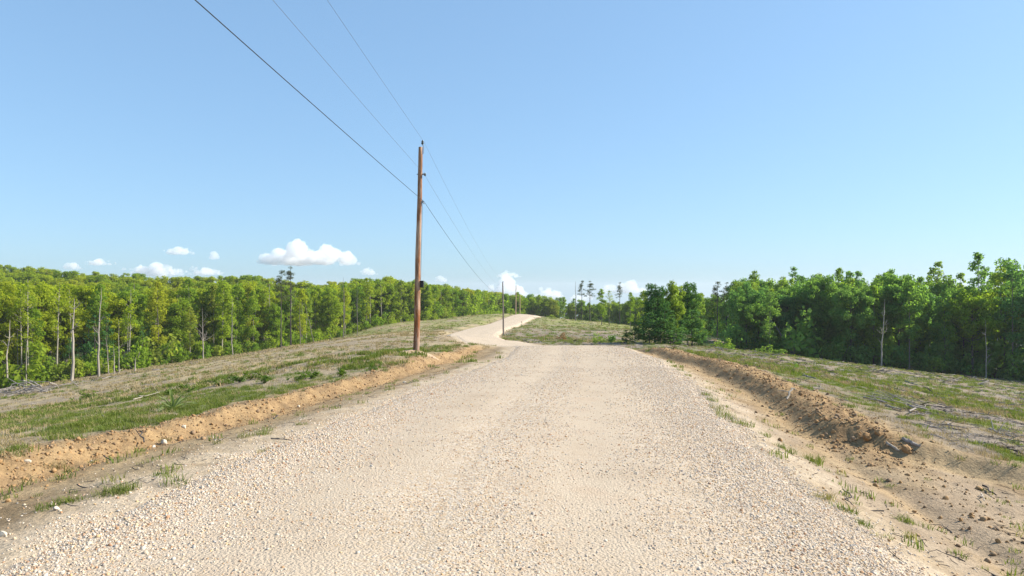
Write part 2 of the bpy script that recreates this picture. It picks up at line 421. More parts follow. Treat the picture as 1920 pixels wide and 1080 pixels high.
def road_material():
    m, nt, out = mat('crushed_tan_gravel')
    oc = coord(nt)
    at = N(nt, 'ShaderNodeAttribute', attribute_name='loose')
    v = voro(nt, 38, oc); v2 = voro(nt, 16, oc)
    sep = N(nt, 'ShaderNodeSeparateColor'); nt.links.new(v.outputs['Color'], sep.inputs[0])
    stone = ramp(nt, sep.outputs[0], [(0, (.24,.16,.09)), (.15, (.40,.28,.17)), (.35, (.52,.43,.33)), (.6, (.57,.50,.41)), (.8, (.50,.36,.20)), (.92, (.46,.43,.40)), (1, (.30,.22,.16))])
    sep2 = N(nt, 'ShaderNodeSeparateColor'); nt.links.new(v2.outputs['Color'], sep2.inputs[0])
    stone2 = ramp(nt, sep2.outputs[0], [(0, (.42,.30,.18)), (.4, (.55,.46,.36)), (.75, (.52,.42,.31)), (1, (.38,.30,.22))])
    nb = noise(nt, .8, 5, oc, .6); nf = noise(nt, 60, 4, oc, .6)
    sand = ramp(nt, nb, [(.3, (.425,.335,.24)), (.55, (.472,.385,.287)), (.75, (.45,.345,.245))])
    k = N(nt, 'ShaderNodeMath', operation='MULTIPLY_ADD'); nt.links.new(nf, k.inputs[0]); k.inputs[1].default_value = .7; nt.links.new(at.outputs['Fac'], k.inputs[2])
    fac = ramp(nt, k.outputs[0], [(.45, (0,0,0)), (.95, (1,1,1))])
    c = mixc(nt, fac, sand, mixc(nt, .35, stone, stone2))
    c = mixc(nt, .5, c, ramp(nt, nf, [(.3, (.7,.69,.68)), (.55, (1,1,1)), (.75, (1.15,1.15,1.15))]), 'MULTIPLY')
    hh = N(nt, 'ShaderNodeMath', operation='MULTIPLY_ADD'); nt.links.new(v.outputs['Distance'], hh.inputs[0]); hh.inputs[1].default_value = -.8; nt.links.new(nf, hh.inputs[2])
    principled(nt, out, c, .95, hh.outputs[0], .02, .7, spec=.1); return m
M['road'] = road_material()
def stone_mat(name, stops):
    m, nt, out = mat(name)
    oi = N(nt, 'ShaderNodeObjectInfo'); n = noise(nt, 3, 4, coord(nt))
    c = mixc(nt, .5, ramp(nt, oi.outputs['Random'], stops), ramp(nt, n, [(.3, (.75,.72,.7)), (.7, (1.2,1.2,1.2))]), 'MULTIPLY')
    principled(nt, out, c, .85, spec=.2); return m
M['stones'] = stone_mat('gravel_stones', [(0, (.48,.37,.25)), (.18, (.56,.47,.37)), (.38, (.58,.51,.42)), (.52, (.53,.37,.20)), (.60, (.36,.20,.11)), (.72, (.53,.44,.34)), (.84, (.44,.41,.37)), (.93, (.30,.24,.19)), (1, (.57,.49,.40))])
M['clods'] = stone_mat('clay_clods', [(0, (.28,.165,.075)), (.5, (.36,.225,.105)), (.8, (.30,.21,.13)), (1, (.20,.13,.075))])
M['pale_rock'] = stone_mat('pale_field_rock', [(0, (.50,.42,.31)), (1, (.58,.52,.44))])

# ------------------------------------------------------------------ ground sheet
def build_ground():
    ang_f = np.linspace(-R(50), R(50), 640)
    ang_b = np.linspace(R(50), R(310), 80)[1:-1]
    ang = np.concatenate([ang_f, ang_b])            # clockwise from +Y
    rad = [1.2]
    while rad[-1] < 60: rad.append(rad[-1]*1.0115)
    while rad[-1] < 320: rad.append(rad[-1]*1.016)
    while rad[-1] < 5000: rad.append(rad[-1]*1.09)
    rad = np.array(rad)
    A, RR = np.meshgrid(ang, rad)
    x = (np.sin(A)*RR).ravel(); y = (np.cos(A)*RR).ravel()
    x = np.append(x, 0.0); y = np.append(y, 0.0)
    t = lateral(x, y)
    z = ground_h(x, y, t)
    na, nr = len(ang), len(rad)
    i, j = np.meshgrid(np.arange(nr-1), np.arange(na), indexing='ij'); j2 = (j+1) % na
    f = np.stack([i*na+j, i*na+j2, (i+1)*na+j2, (i+1)*na+j], -1).reshape(-1, 4)[:, ::-1]
    k = np.arange(na); c = len(x)-1
    cap = np.stack([np.full(na, c), (k+1) % na, k], 1)[:, ::-1]
    # quads plus the little cap triangles under the camera written as degenerate-free separate fan
    me = bpy.data.meshes.new('ground')
    me.vertices.add(len(x)); me.vertices.foreach_set('co', np.stack([x, y, z], 1).astype(np.float32).ravel())
    me.loops.add(f.size+cap.size); me.loops.foreach_set('vertex_index', np.concatenate([f.ravel(), cap.ravel()]).astype(np.int32))
    me.polygons.add(len(f)+len(cap))
    me.polygons.foreach_set('loop_start', np.concatenate([np.arange(len(f))*4, len(f)*4+np.arange(len(cap))*3]).astype(np.int32))
    me.update(calc_edges=True)
    me.polygons.foreach_set('use_smooth', np.ones(len(me.polygons), bool))
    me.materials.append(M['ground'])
    # zone colours (what the soil is; in the dip also tree shade)
    m = masks(x, y, t); g = grass_cover(x, y, m)
    r = np.hypot(x, y)
    C = lambda *c: np.array(c, float)[None]
    n4 = fbm(x, y, .25, 3, 71); n5 = fbm(x, y, 1.3, 3, 73); n6 = fbm(x, y, 12, 3, 75)
    def mx(a, b, k): return a*(1-k[:, None]) + b*k[:, None]
    soil = mx(C(.25,.205,.145)*np.ones((len(x), 1)), C(.33,.27,.185), smooth(-.3, .3, n5))
    soil = mx(soil, C(.22,.195,.165), smooth(.0, .35, fbm(x, y, 1.8, 3, 77)+.3*n4)*.8)           # litter of chips and bark
    soil = mx(soil, C(.36,.24,.115), smooth(.18, .42, m['n2']+.4*m['n1'])*.55)                   # scraped orange patches
    soil = mx(soil, C(.30,.235,.15), (m['L'] | (y > 110))*.6)
    straw = smooth(-.1, .3, n6+.3*n5)*smooth(25, 60, r)*np.where(x < 10, 1, .25)
    soil = mx(soil, C(.38,.30,.175), np.clip(straw*1.1, 0, 1))
    soil = mx(soil, C(.225,.18,.13), ((~m['L']) & (y < 140))*.75)
    lit = smooth(-.05, .3, fbm(x, y, 3.0, 3, 91))*(t > 0)*(y < 140)
    soil = mx(soil, C(.215,.185,.165), lit*.7)
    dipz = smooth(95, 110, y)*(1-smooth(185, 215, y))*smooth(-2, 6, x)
    soil = mx(soil, C(.22,.175,.15), dipz*smooth(-.35, .15, n5)*.8)  # slash brown, with the tree cluster's shadow in the dip put into it
    col = mx(soil, C(.125,.15,.05), g*.8)
    col = mx(col, C(.19,.19,.08), g*smooth(.0, .4, n5)*.6)
    col = mx(col, C(.23,.24,.07), smooth(140, 190, y)*np.clip(g*1.5, 0, 1)*.75)
    # bare dirt along the road
    dirt = mx(C(.335,.248,.145)*np.ones((len(x), 1)), C(.25,.176,.098), smooth(-.1, .3, n5+.5*n4))
    dirt = mx(dirt, C(.32,.25,.18), (~m['L'])*smooth(5.5, 4.6, m['tr']-m['fore']*3)*smooth(-.4, .2, m['n2'])*.8)
    dirt = mx(dirt, C(.32,.215,.11), np.clip(m['bank']*1.1+(.35*m['near']*gauss(m['tl'], 5.5, .5)*m['L']), 0, 1)*smooth(-.5, .25, n5+.5))
    dirt = mx(dirt, C(.215,.14,.075), m['bank']*smooth(-.05, .25, n4+n5*.6)*np.where(m['L'], .65, .8))
    dirt = mx(dirt, C(.36,.255,.14), m['near']*.7*np.where(m['L'], gauss(m['tl'], 5.25, .22), gauss(m['tr'], 5.55, .25))*smooth(-.3, .2, n5))
    spill = (1-smooth(m['hw']-.1, m['hw']+1.5, m['a']+.9*m['n3']))
    dirt = mx(dirt, C(.46,.375,.275), spill*.9)
    col = mx(col, dirt, m['dirt'])
    # forest floor, its colour darkened so gaps between the trees stay dark
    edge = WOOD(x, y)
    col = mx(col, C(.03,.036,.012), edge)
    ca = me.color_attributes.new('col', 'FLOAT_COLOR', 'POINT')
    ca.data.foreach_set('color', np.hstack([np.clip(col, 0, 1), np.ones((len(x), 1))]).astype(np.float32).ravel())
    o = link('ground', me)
    tag(o, 'cleared sloping field of grass, clay and logging debris around the gravel road', None, None, 'structure'); return o

# edge of the woods: left line, far line, right line (world x as function of y, smooth)
LEFT_EDGE = np.array([(-75,60),(-84,100),(-88,112),(-80,124),(-74,135),(-68,150),(-62,165),(-55,182),(-50,200),(-42,218),(-30,235),(-16,262),(2,302),(22,305),(42,280),(54,242),(60,205),(56,170),(52,150),(44,128),(40,118),(50,112),(62,108),(76,106),(86,98),(92,80),(96,40)], float)
def WOOD(x, y):
    """1 inside the woods, 0 in the clearing"""
    poly = np.vstack([LEFT_EDGE, [(100,-500),(-100,-500)]])
    inside = np.zeros(len(x), bool)
    for a, b in zip(poly, np.roll(poly, -1, 0)):
        c = ((a[1] > y) != (b[1] > y))
        with np.errstate(divide='ignore', invalid='ignore'):
            xi = (b[0]-a[0])*(y-a[1])/(b[1]-a[1]+1e-12)+a[0]
        inside ^= c & (x < xi)
    return np.where(inside | (y < -20), 0.0, 1.0)
build_ground()

def build_road():
    sel = (CL[:, 1] > -25)
    c = CL[sel]; tg = CT[sel]
    # resample: fine near, coarse far
    keep = []; i = 0
    ys = c[:, 1]
    S = np.concatenate([[0], np.cumsum(np.linalg.norm(np.diff(c, axis=0), axis=1))])
    s = [0.0]
    while s[-1] < S[-1]:
        yy = np.interp(s[-1], S, ys); s.append(s[-1] + (.12 if 2 < yy < 30 else .35 if yy < 70 else .8))
    s = np.array(s[:-1])
    cx = np.interp(s, S, c[:, 0]); cy = np.interp(s, S, c[:, 1]); tx = np.interp(s, S, tg[:, 0]); ty = np.interp(s, S, tg[:, 1])
    tt = np.linspace(-5.8, 5.8, 117)
    X = cx[:, None] + ty[:, None]*tt; Y = cy[:, None] - tx[:, None]*tt
    T = np.broadcast_to(tt, X.shape)
    x, y, t = X.ravel(), Y.ravel(), T.ravel()
    tw = t + np.sign(t)*.3*fbm(x, y, 1.8, 3, 81)*smooth(2.4, 3.4, np.abs(t))
    z = road_h(x, y, tw)
    n, k = X.shape
    i, j = np.meshgrid(np.arange(n-1), np.arange(k-1), indexing='ij')
    f = np.stack([i*k+j, i*k+j+1, (i+1)*k+j+1, (i+1)*k+j], -1).reshape(-1, 4)
    me = new_mesh('gravel_road', np.stack([x, y, z], 1), f, [M['road']], True)
    loose = .33 - .22*gauss(np.abs(t), 1.25, .45) + .5*smooth(2.0, 3.3, np.abs(t)) + .22*gauss(t, 0, .5) + .35*fbm(x, y, 1.4, 3, 83)
    a = me.attributes.new('loose', 'FLOAT', 'POINT'); a.data.foreach_set('value', loose.astype(np.float32))
    tag(link('gravel_road', me), 'tan gravel road curving over the crest and up the far hill', None, None, 'structure')
build_road()

# ------------------------------------------------------------------ scatter by geometry nodes (uncountable stuff)
def scatter(name, pts, rot, scl, proto_mesh, label, cat=None):
    me = bpy.data.meshes.new(name); me.vertices.add(len(pts)); me.vertices.foreach_set('co', np.asarray(pts, np.float32).ravel())
    a = me.attributes.new('rot', 'FLOAT_VECTOR', 'POINT'); a.data.foreach_set('vector', np.asarray(rot, np.float32).ravel())
    a = me.attributes.new('scl', 'FLOAT_VECTOR', 'POINT'); a.data.foreach_set('vector', np.asarray(scl, np.float32).ravel())
    me.update()
    proto = bpy.data.objects.new(name + '_piece', proto_mesh)
    ng = bpy.data.node_groups.new(name + '_scatter', 'GeometryNodeTree')
    ng.interface.new_socket('Geometry', in_out='INPUT', socket_type='NodeSocketGeometry')
    ng.interface.new_socket('Geometry', in_out='OUTPUT', socket_type='NodeSocketGeometry')
    gi = ng.nodes.new('NodeGroupInput'); go = ng.nodes.new('NodeGroupOutput')
    ip = ng.nodes.new('GeometryNodeInstanceOnPoints'); oi = ng.nodes.new('GeometryNodeObjectInfo')
    oi.inputs['Object'].default_value = proto; oi.inputs['As Instance'].default_value = True
    ar = ng.nodes.new('GeometryNodeInputNamedAttribute'); ar.data_type = 'FLOAT_VECTOR'; ar.inputs['Name'].default_value = 'rot'
    asc = ng.nodes.new('GeometryNodeInputNamedAttribute'); asc.data_type = 'FLOAT_VECTOR'; asc.inputs['Name'].default_value = 'scl'
    e2r = ng.nodes.new('FunctionNodeEulerToRotation')
    L = ng.links.new
    L(gi.outputs[0], ip.inputs['Points']); L(oi.outputs['Geometry'], ip.inputs['Instance'])
    L(ar.outputs[0], e2r.inputs[0]); L(e2r.outputs[0], ip.inputs['Rotation']); L(asc.outputs[0], ip.inputs['Scale'])
    L(ip.outputs[0], go.inputs[0])
    o = link(name, me); md = o.modifiers.new('scatter', 'NODES'); md.node_group = ng
    return tag(o, label, cat, None, 'stuff')

def stone_mesh(name, seed, m, sub=0, squash=.6, rugged=0.0):
    rng = np.random.default_rng(seed); v, f = ico(sub)
    v = v*(1 + .35*(rng.random((len(v), 1))-.5)*(1 if sub < 2 else .35)) * (rng.uniform(.75, 1.25, 3)*np.array([1, 1, squash]))
    for _ in range(3 if sub < 2 else 9):        # shear off flat faces as broken stone has
        n = rng.normal(size=3); n /= np.linalg.norm(n); d = v @ n; c = .62*rng.uniform(.8, 1.1)
        v = v - np.maximum(d - c, 0)[:, None]*n
    if rugged:
        r = np.linalg.norm(v, axis=1, keepdims=True)
        v = v*(1 + rugged*fbm(v[:, 0]+v[:, 2]*.7+seed, v[:, 1]-v[:, 2]*.6, .7, 3, seed, .65)[:, None]*2)
    return new_mesh(name, v, f, [m])

def rand_rot(n, rng, tilt=.6):
    return np.stack([rng.normal(0, tilt, n), rng.normal(0, tilt, n), rng.uniform(0, 6.283, n)], 1)

def gravel():
    rng = np.random.default_rng(11)
    X = []; Y = []; S = []
    def lay(y0, y1, dens, smin, smax, tmax, prof):
        n = int((y1-y0)*2*tmax*dens)
        y = rng.uniform(y0, y1, n); t = rng.uniform(-tmax, tmax, n)
        cx = np.interp(y, CL[:, 1][:300], CL[:, 0][:300])
        x = cx+t
        keep = rng.random(n) < prof(x, y, t)
        X.append(x[keep]); Y.append(y[keep]); S.append(rng.uniform(smin, smax, n)[keep]*np.exp(rng.normal(0, .25, n))[keep])
    def prof(x, y, t):
        a = edge_a(t, y); e = .45*smooth(2.2, 3.4, a) + .25*gauss(t, .4, .7) + .45*smooth(1.0, 3.0, t)
        return np.clip(.26 + e - .24*gauss(a, 1.3, .5) + .5*fbm(x, y, 1.3, 3, 83), .03, 1)*(1-smooth(3.7, 4.3, a+.4*fbm(x, y, .8, 2, 85)))
    lay(3.2, 7.5, 2600, .004, .0115, 4.4, prof)
    lay(7.5, 13, 1500, .006, .014, 4.4, prof)
    lay(13, 24, 560, .009, .018, 4.4, prof)
    lay(24, 44, 150, .013, .024, 4.4, prof)
    def edge(x, y, t):
        a = edge_a(t, y); return np.where(t > 0, 1.0, .8)*smooth(2.3, 3.1, a)*(1-smooth(3.5, 4.3, a+.5*fbm(x, y, .8, 2, 85)))
    lay(3.2, 20, 480, .007, .017, 4.6, edge)
    def far_edge(x, y, t):
        a = edge_a(t, y); return gauss(a, 4.2, .9)*.7
    lay(3.2, 24, 110, .007, .016, 6.2, far_edge)
    x, y, s = map(np.concatenate, (X, Y, S))
    t = lateral(x, y)
    tw = t + np.sign(t)*.3*fbm(x, y, 1.8, 3, 81)*smooth(2.4, 3.4, np.abs(t))
    z = np.maximum(road_h(x, y, tw), ground_h(x, y, t)) + s*.05
    p = np.stack([x, y, z], 1); k = rng.integers(0, 3, len(p))
    print('gravel stones', len(p))
    for q in range(3):
        m = k == q; n = m.sum()
        scatter('gravel', p[m], rand_rot(n, rng, .5), np.repeat(s[m][:, None], 3, 1)*rng.uniform(.65, 1.15, (n, 3)),
                stone_mesh('gravel_stone', 100+q, M['stones']), 'loose tan, white and rust crushed stones scattered over the gravel road')
gravel()

# grass, dry grass, sticks, clods
def blades_mesh(name, seed, n, h, spread, w, m, lean=.5):
    rng = np.random.default_rng(seed); V = []; Fc = []
    for i in range(n):
        a = rng.uniform(0, 6.283); r = spread*math.sqrt(rng.random()); b = np.array([math.cos(a)*r, math.sin(a)*r, -.02])
        hh = h*rng.uniform(.5, 1.1); la = rng.uniform(0, 6.283); ld = np.array([math.cos(la), math.sin(la), 0])*hh*lean*rng.uniform(.2, 1)
        u = np.array([-math.sin(la), math.cos(la), 0])*w*.5
        mid = b + ld*.35 + np.array([0, 0, hh*.6]); tip = b + ld + np.array([0, 0, hh*.92])
        k = len(V); V += [b-u, b+u, mid-u*.8, mid+u*.8, tip]; Fc += [(k, k+1, k+3, k+2), (k+2, k+3, k+4)]
    return new_mesh(name, V, Fc, [m])
def stick_mesh(name, seed, m, forks=2, sides=5):
    rng = np.random.default_rng(seed); mb = MB()
    n = 6; p = np.cumsum(np.vstack([[0, 0, 0]] + [np.array([.2, rng.normal(0, .05), rng.normal(0, .03)]) for _ in range(n-1)]), 0) - [.5, 0, 0]
    mb.tube(p, np.linspace(.035, .015, n), sides, True, .3, rng)
    for _ in range(forks):
        i = rng.integers(1, n-1); d = np.array([rng.uniform(.1, .3), rng.choice([-1, 1])*rng.uniform(.1, .3), rng.uniform(-.02, .2)])
        mb.tube([p[i], p[i]+d*.5, p[i]+d], [.018, .014, .007], 4)
    return mb.mesh(name, m)

def in_view_pts(rng, n, dmin, dmax, pxmin, pxmax, power=1.0):
    d = dmin*(dmax/dmin)**(rng.random(n)**power); px = rng.uniform(pxmin, pxmax, n)
    return (px-960)/F*d, d

def field_stuff():
    rng = np.random.default_rng(21)
    gm = [blades_mesh('grass_tuft', s, 20, .115, .11, .010, M['grass'], .9) for s in (1, 2)]
    gl = [blades_mesh('grass_tuft', s, 24, .20, .24, .026, M['grass'], .9) for s in (3, 4)]
    dm = [blades_mesh('dry_grass_tuft', s, 20, .13, .16, .010, M['dry_grass'], 1.3) for s in (5, 6)]
    dl = [blades_mesh('dry_grass_tuft', s, 22, .20, .32, .03, M['dry_grass'], 1.3) for s in (7, 8)]
    def bed(n, dmin, dmax, pxr, meshes, prob, smin, smax, nm, label):
        x, y = in_view_pts(rng, n, dmin, dmax, *pxr)
        t = lateral(x, y); m = masks(x, y, t); g = grass_cover(x, y, m); w = WOOD(x, y)
        keep = (rng.random(n) < prob(x, y, m, g)*(1-w)) & (m['a'] > m['hw']+.25)
        x, y, t = x[keep], y[keep], t[keep]; z = ground_h(x, y, t)
        s = rng.uniform(smin, smax, len(x)); k = rng.integers(0, len(meshes), len(x))
        for q, me in enumerate(meshes):
            kk = k == q
            scatter(nm, np.stack([x, y, z], 1)[kk], rand_rot(kk.sum(), rng, .1), np.repeat(s[kk][:, None], 3, 1), me, label)
        return len(x)
    gp = lambda x, y, m, g: np.clip(g*1.1-.05, 0, 1) + .02*m['dirt']*(1-m['bank'])
    dp = lambda x, y, m, g: (1-m['dirt'])*np.clip(.75-g, 0, 1)*np.clip(.5+m['n1'], 0, 1)
    lab = 'short green grass growing in patches over the cleared field'
    c = bed(36000, 6.5, 30, (-150, 2070), gm, gp, .5, 1.25, 'grass', lab)
    c += bed(26000, 26, 110, (-150, 2070), gl, gp, .7, 1.3, 'grass', lab)
    lab = 'dry straw coloured grass lying over the cleared field'
    c += bed(18000, 6.5, 30, (-150, 2070), dm, dp, .5, 1.2, 'dry_grass', lab)
    c += bed(18000, 26, 120, (-150, 2070), dl, dp, .6, 1.2, 'dry_grass', lab)
    c += bed(16000, 95, 245, (-50, 1500), [blades_mesh('dry_grass_tuft', 9, 20, .34, .6, .07, M['dry_grass'], 1.2)], dp, .6, 1.2, 'dry_grass', lab)
    c += bed(16000, 95, 245, (-50, 1500), [blades_mesh('grass_tuft', 10, 20, .32, .6, .07, M['grass'], 1.0)], gp, .6, 1.2, 'grass', 'green grass growing over the far hill')
    # woody slash
    sm = [stick_mesh('slash_stick', s, M[mm], 2) for s, mm in ((31, 'stick'), (32, 'stick'), (33, 'bark_dark'))]
    x, y = in_view_pts(rng, 40000, 8, 120, -100, 2020)
    t = lateral(x, y); m = masks(x, y, t)
    cl = fbm(x, y, 3.0, 3, 91)
    pr = (1-m['dirt'])*np.where(t > 0, smooth(-.12, .3, cl)*.9+.08, smooth(.08, .4, cl)*.25+.02)*(1-WOOD(x, y))
    keep = rng.random(len(x)) < pr; x, y, t = x[keep], y[keep], t[keep]; z = ground_h(x, y, t)+.03
    s = np.exp(rng.normal(-.95, .5, len(x)))*(.6+1.6*smooth(14, 90, y))*np.where(t > 0, 1, .6); k = rng.integers(0, 3, len(x))
    for q in range(3):
        kk = k == q
        scatter('slash', np.stack([x, y, z], 1)[kk], rand_rot(kk.sum(), rng, .12), np.stack([s, s*.7, s*.7], 1)[kk], sm[q], 'grey sticks and bark left lying over the field after logging')
    # small dark litter on the shoulders
    n = 5000; y = 4*(40/4)**rng.random(n); side = rng.random(n) < .55
    t0 = np.where(side, rng.uniform(3.9, 8.5, n), -rng.uniform(3.4, 5.6, n)); sk = side | (rng.random(n) < .45); y, t0 = y[sk], t0[sk]; n = len(y); x = np.interp(y, CL[:300, 1], CL[:300, 0]) + t0; t = lateral(x, y); m = masks(x, y, t)
    keep = (m['dirt'] > .5) & (m['a'] > 3.9) & (rng.random(n) < smooth(-.2, .3, fbm(x, y, 1.1, 3, 97))); x, y, t = x[keep], y[keep], t[keep]
    sl = np.exp(rng.normal(-2.3, .5, len(x)))
    scatter('litter', np.stack([x, y, ground_h(x, y, t)+.008], 1), rand_rot(len(x), rng, .2), np.stack([sl, sl*.8, sl*.8], 1), stick_mesh('litter_twig', 36, M['stick_dark'], 1), 'dark twigs and bark bits strewn on the bare dirt beside the gravel')
    # clods on the banks and bare strips
    n = 26000; y = 5*(48/5)**rng.random(n); side = rng.random(n) < .5
    t0 = np.where(side, rng.normal(6.5, .6, n), -rng.normal(5.95, .55, n)); 
    spread = rng.random(n) < .3; t0 = np.where(spread, np.where(side, rng.uniform(4.2, 9, n), -rng.uniform(4.2, 6.6, n)), t0)
    x = np.interp(y, CL[:300, 1], CL[:300, 0]) + t0; t = lateral(x, y); m = masks(x, y, t)
    keep = (m['dirt'] > .5) & (m['a'] > 4.1) & (rng.random(n) < .12+.88*m['bank']); x, y, t = x[keep], y[keep], t[keep]
    s = np.exp(rng.normal(-4.35, .5, len(x)))*np.where(t > 0, 1.05, .75); s = np.minimum(s, .05); z = ground_h(x, y, t)+s*.2
    k = rng.integers(0, 2, len(x))
    for q in range(2):
        kk = k == q
        scatter('clods', np.stack([x, y, z], 1)[kk], rand_rot(kk.sum(), rng, .6), np.repeat(s[kk][:, None], 3, 1)*rng.uniform(.7, 1.3, (kk.sum(), 3)),
                stone_mesh('clay_clod', 40+q, M['clods'], 1, .8, .3), 'crumbled orange clay clods along the ditch banks')
    print('tufts', c, 'sticks', len(s))
field_stuff()

# ------------------------------------------------------------------ trees
def quads(c, nrm, size, rng, aspect=.62):
    n = len(c); nrm = nrm/(np.linalg.norm(nrm, axis=1)[:, None]+1e-9)
    r = rng.normal(size=(n, 3)); u = np.cross(nrm, r); u /= (np.linalg.norm(u, axis=1)[:, None]+1e-9); v = np.cross(nrm, u)
    s = (size*rng.uniform(.6, 1.25, n))[:, None]
    pts = np.stack([c-u*s, c-v*s*aspect+nrm*s*.15, c+u*s, c+v*s*aspect+nrm*s*.15], 1).reshape(-1, 3)
    return pts
def clump_leaves(clumps, per_area, size, rng, flat=.8, outward=.75, droop=0, aspect=.62):
    out = []
    for c, r in clumps:
        n = max(6, int(per_area*r*r)); d = rng.normal(size=(n, 3)); d /= np.linalg.norm(d, axis=1)[:, None]
        rr = r*rng.random(n)**.42
        p = c + d*rr[:, None]*np.array([1, 1, flat])
        nn = d*outward + np.array([0, 0, .45]) + rng.normal(size=(n, 3))*.55
        out.append(quads(p, nn, size, rng, aspect))
    v = np.vstack(out); return v, np.arange(len(v)).reshape(-1, 4)
def trunk_mb(h, r0, rng, bend=.02, limbs=(), sides=7, r1=.2, n=8):
    mb = MB(); z = np.linspace(-.4, h, n); off = np.cumsum(rng.normal(0, bend*h/n, (n, 2)), 0); off -= off[0]
    p = np.column_stack([off, z]); rad = r0*(1-(1-r1)*np.clip(z/h, 0, 1)**.9); rad[0] *= 1.25
    mb.tube(p, rad, sides)
    for tip, rr in limbs:
        tip = np.asarray(tip, float); zz = max(.25*h, tip[2]-.55*math.hypot(tip[0], tip[1])-.3); zz = min(zz, h*.97)
        b = np.array([np.interp(zz, z, p[:, 0]), np.interp(zz, z, p[:, 1]), zz]); md = (b+tip)/2 + [0, 0, -.08*np.linalg.norm(tip-b)] + rng.normal(0, .05, 3)
        mb.tube([b, md, tip], [rr, rr*.7, rr*.3], 4, False)
    return mb

def oak_clumps(h, rng, w=.30, n=46, lo=.3, hi=1.0, rmin=.055, rmax=.10):
    out = []; cz = (lo+hi)/2*h; rz = (hi-lo)/2*h; lob = rng.uniform(0, 6.28, 3)
    for i in range(n):
        d = rng.normal(size=3); d /= np.linalg.norm(d); k = rng.uniform(.45, .95)
        az = math.atan2(d[1], d[0]); ww = w*h*(1+.22*math.sin(2*az+lob[0])+.15*math.sin(3*az+lob[1]))
        out.append((np.array([d[0]*ww*k, d[1]*ww*k, cz+d[2]*rz*k*.92]), h*rng.uniform(rmin, rmax)))
    return out
def column_clumps(h, rng, w=1.7, n=44, lo=.22, r=(.45, .95)):
    out = []
    for i in range(n):
        z = lo + (1-lo)*rng.random()**.8; prof = math.sin(math.pi*min(1, (z-lo)/(1-lo)*.86+.12))**.7
        a = rng.uniform(0, 6.283); k = w*prof*math.sqrt(rng.random())
        out.append((np.array([math.cos(a)*k, math.sin(a)*k, z*h*.97]), rng.uniform(*r)*(.65+.5*prof)))
    return out
def pine_clumps(h, rng, lo=.62, n=26, w=2.0):
    out = []
    for i in range(n):
        z = lo+(1-lo)*rng.random(); prof = 1-.75*(z-lo)/(1-lo) if z > lo+.1 else .75
        a = rng.uniform(0, 6.283); k = w*prof*rng.uniform(.35, 1)
        out.append((np.array([math.cos(a)*k, math.sin(a)*k, z*h]), rng.uniform(.4, .75)))
    out.append((np.array([0, 0, h*.99]), .5)); return out
def cedar_clumps(h, rng, w=.26, n=40):
    out = []
    for i in range(n):
        z = rng.random()**1.3; k = w*h*(1-z)**.8*rng.uniform(.4, 1)+.05; a = rng.uniform(0, 6.283)
        out.append((np.array([math.cos(a)*k, math.sin(a)*k, z*h*.95+.15]), h*rng.uniform(.05, .085)*(1.25-.7*z)))
    return out

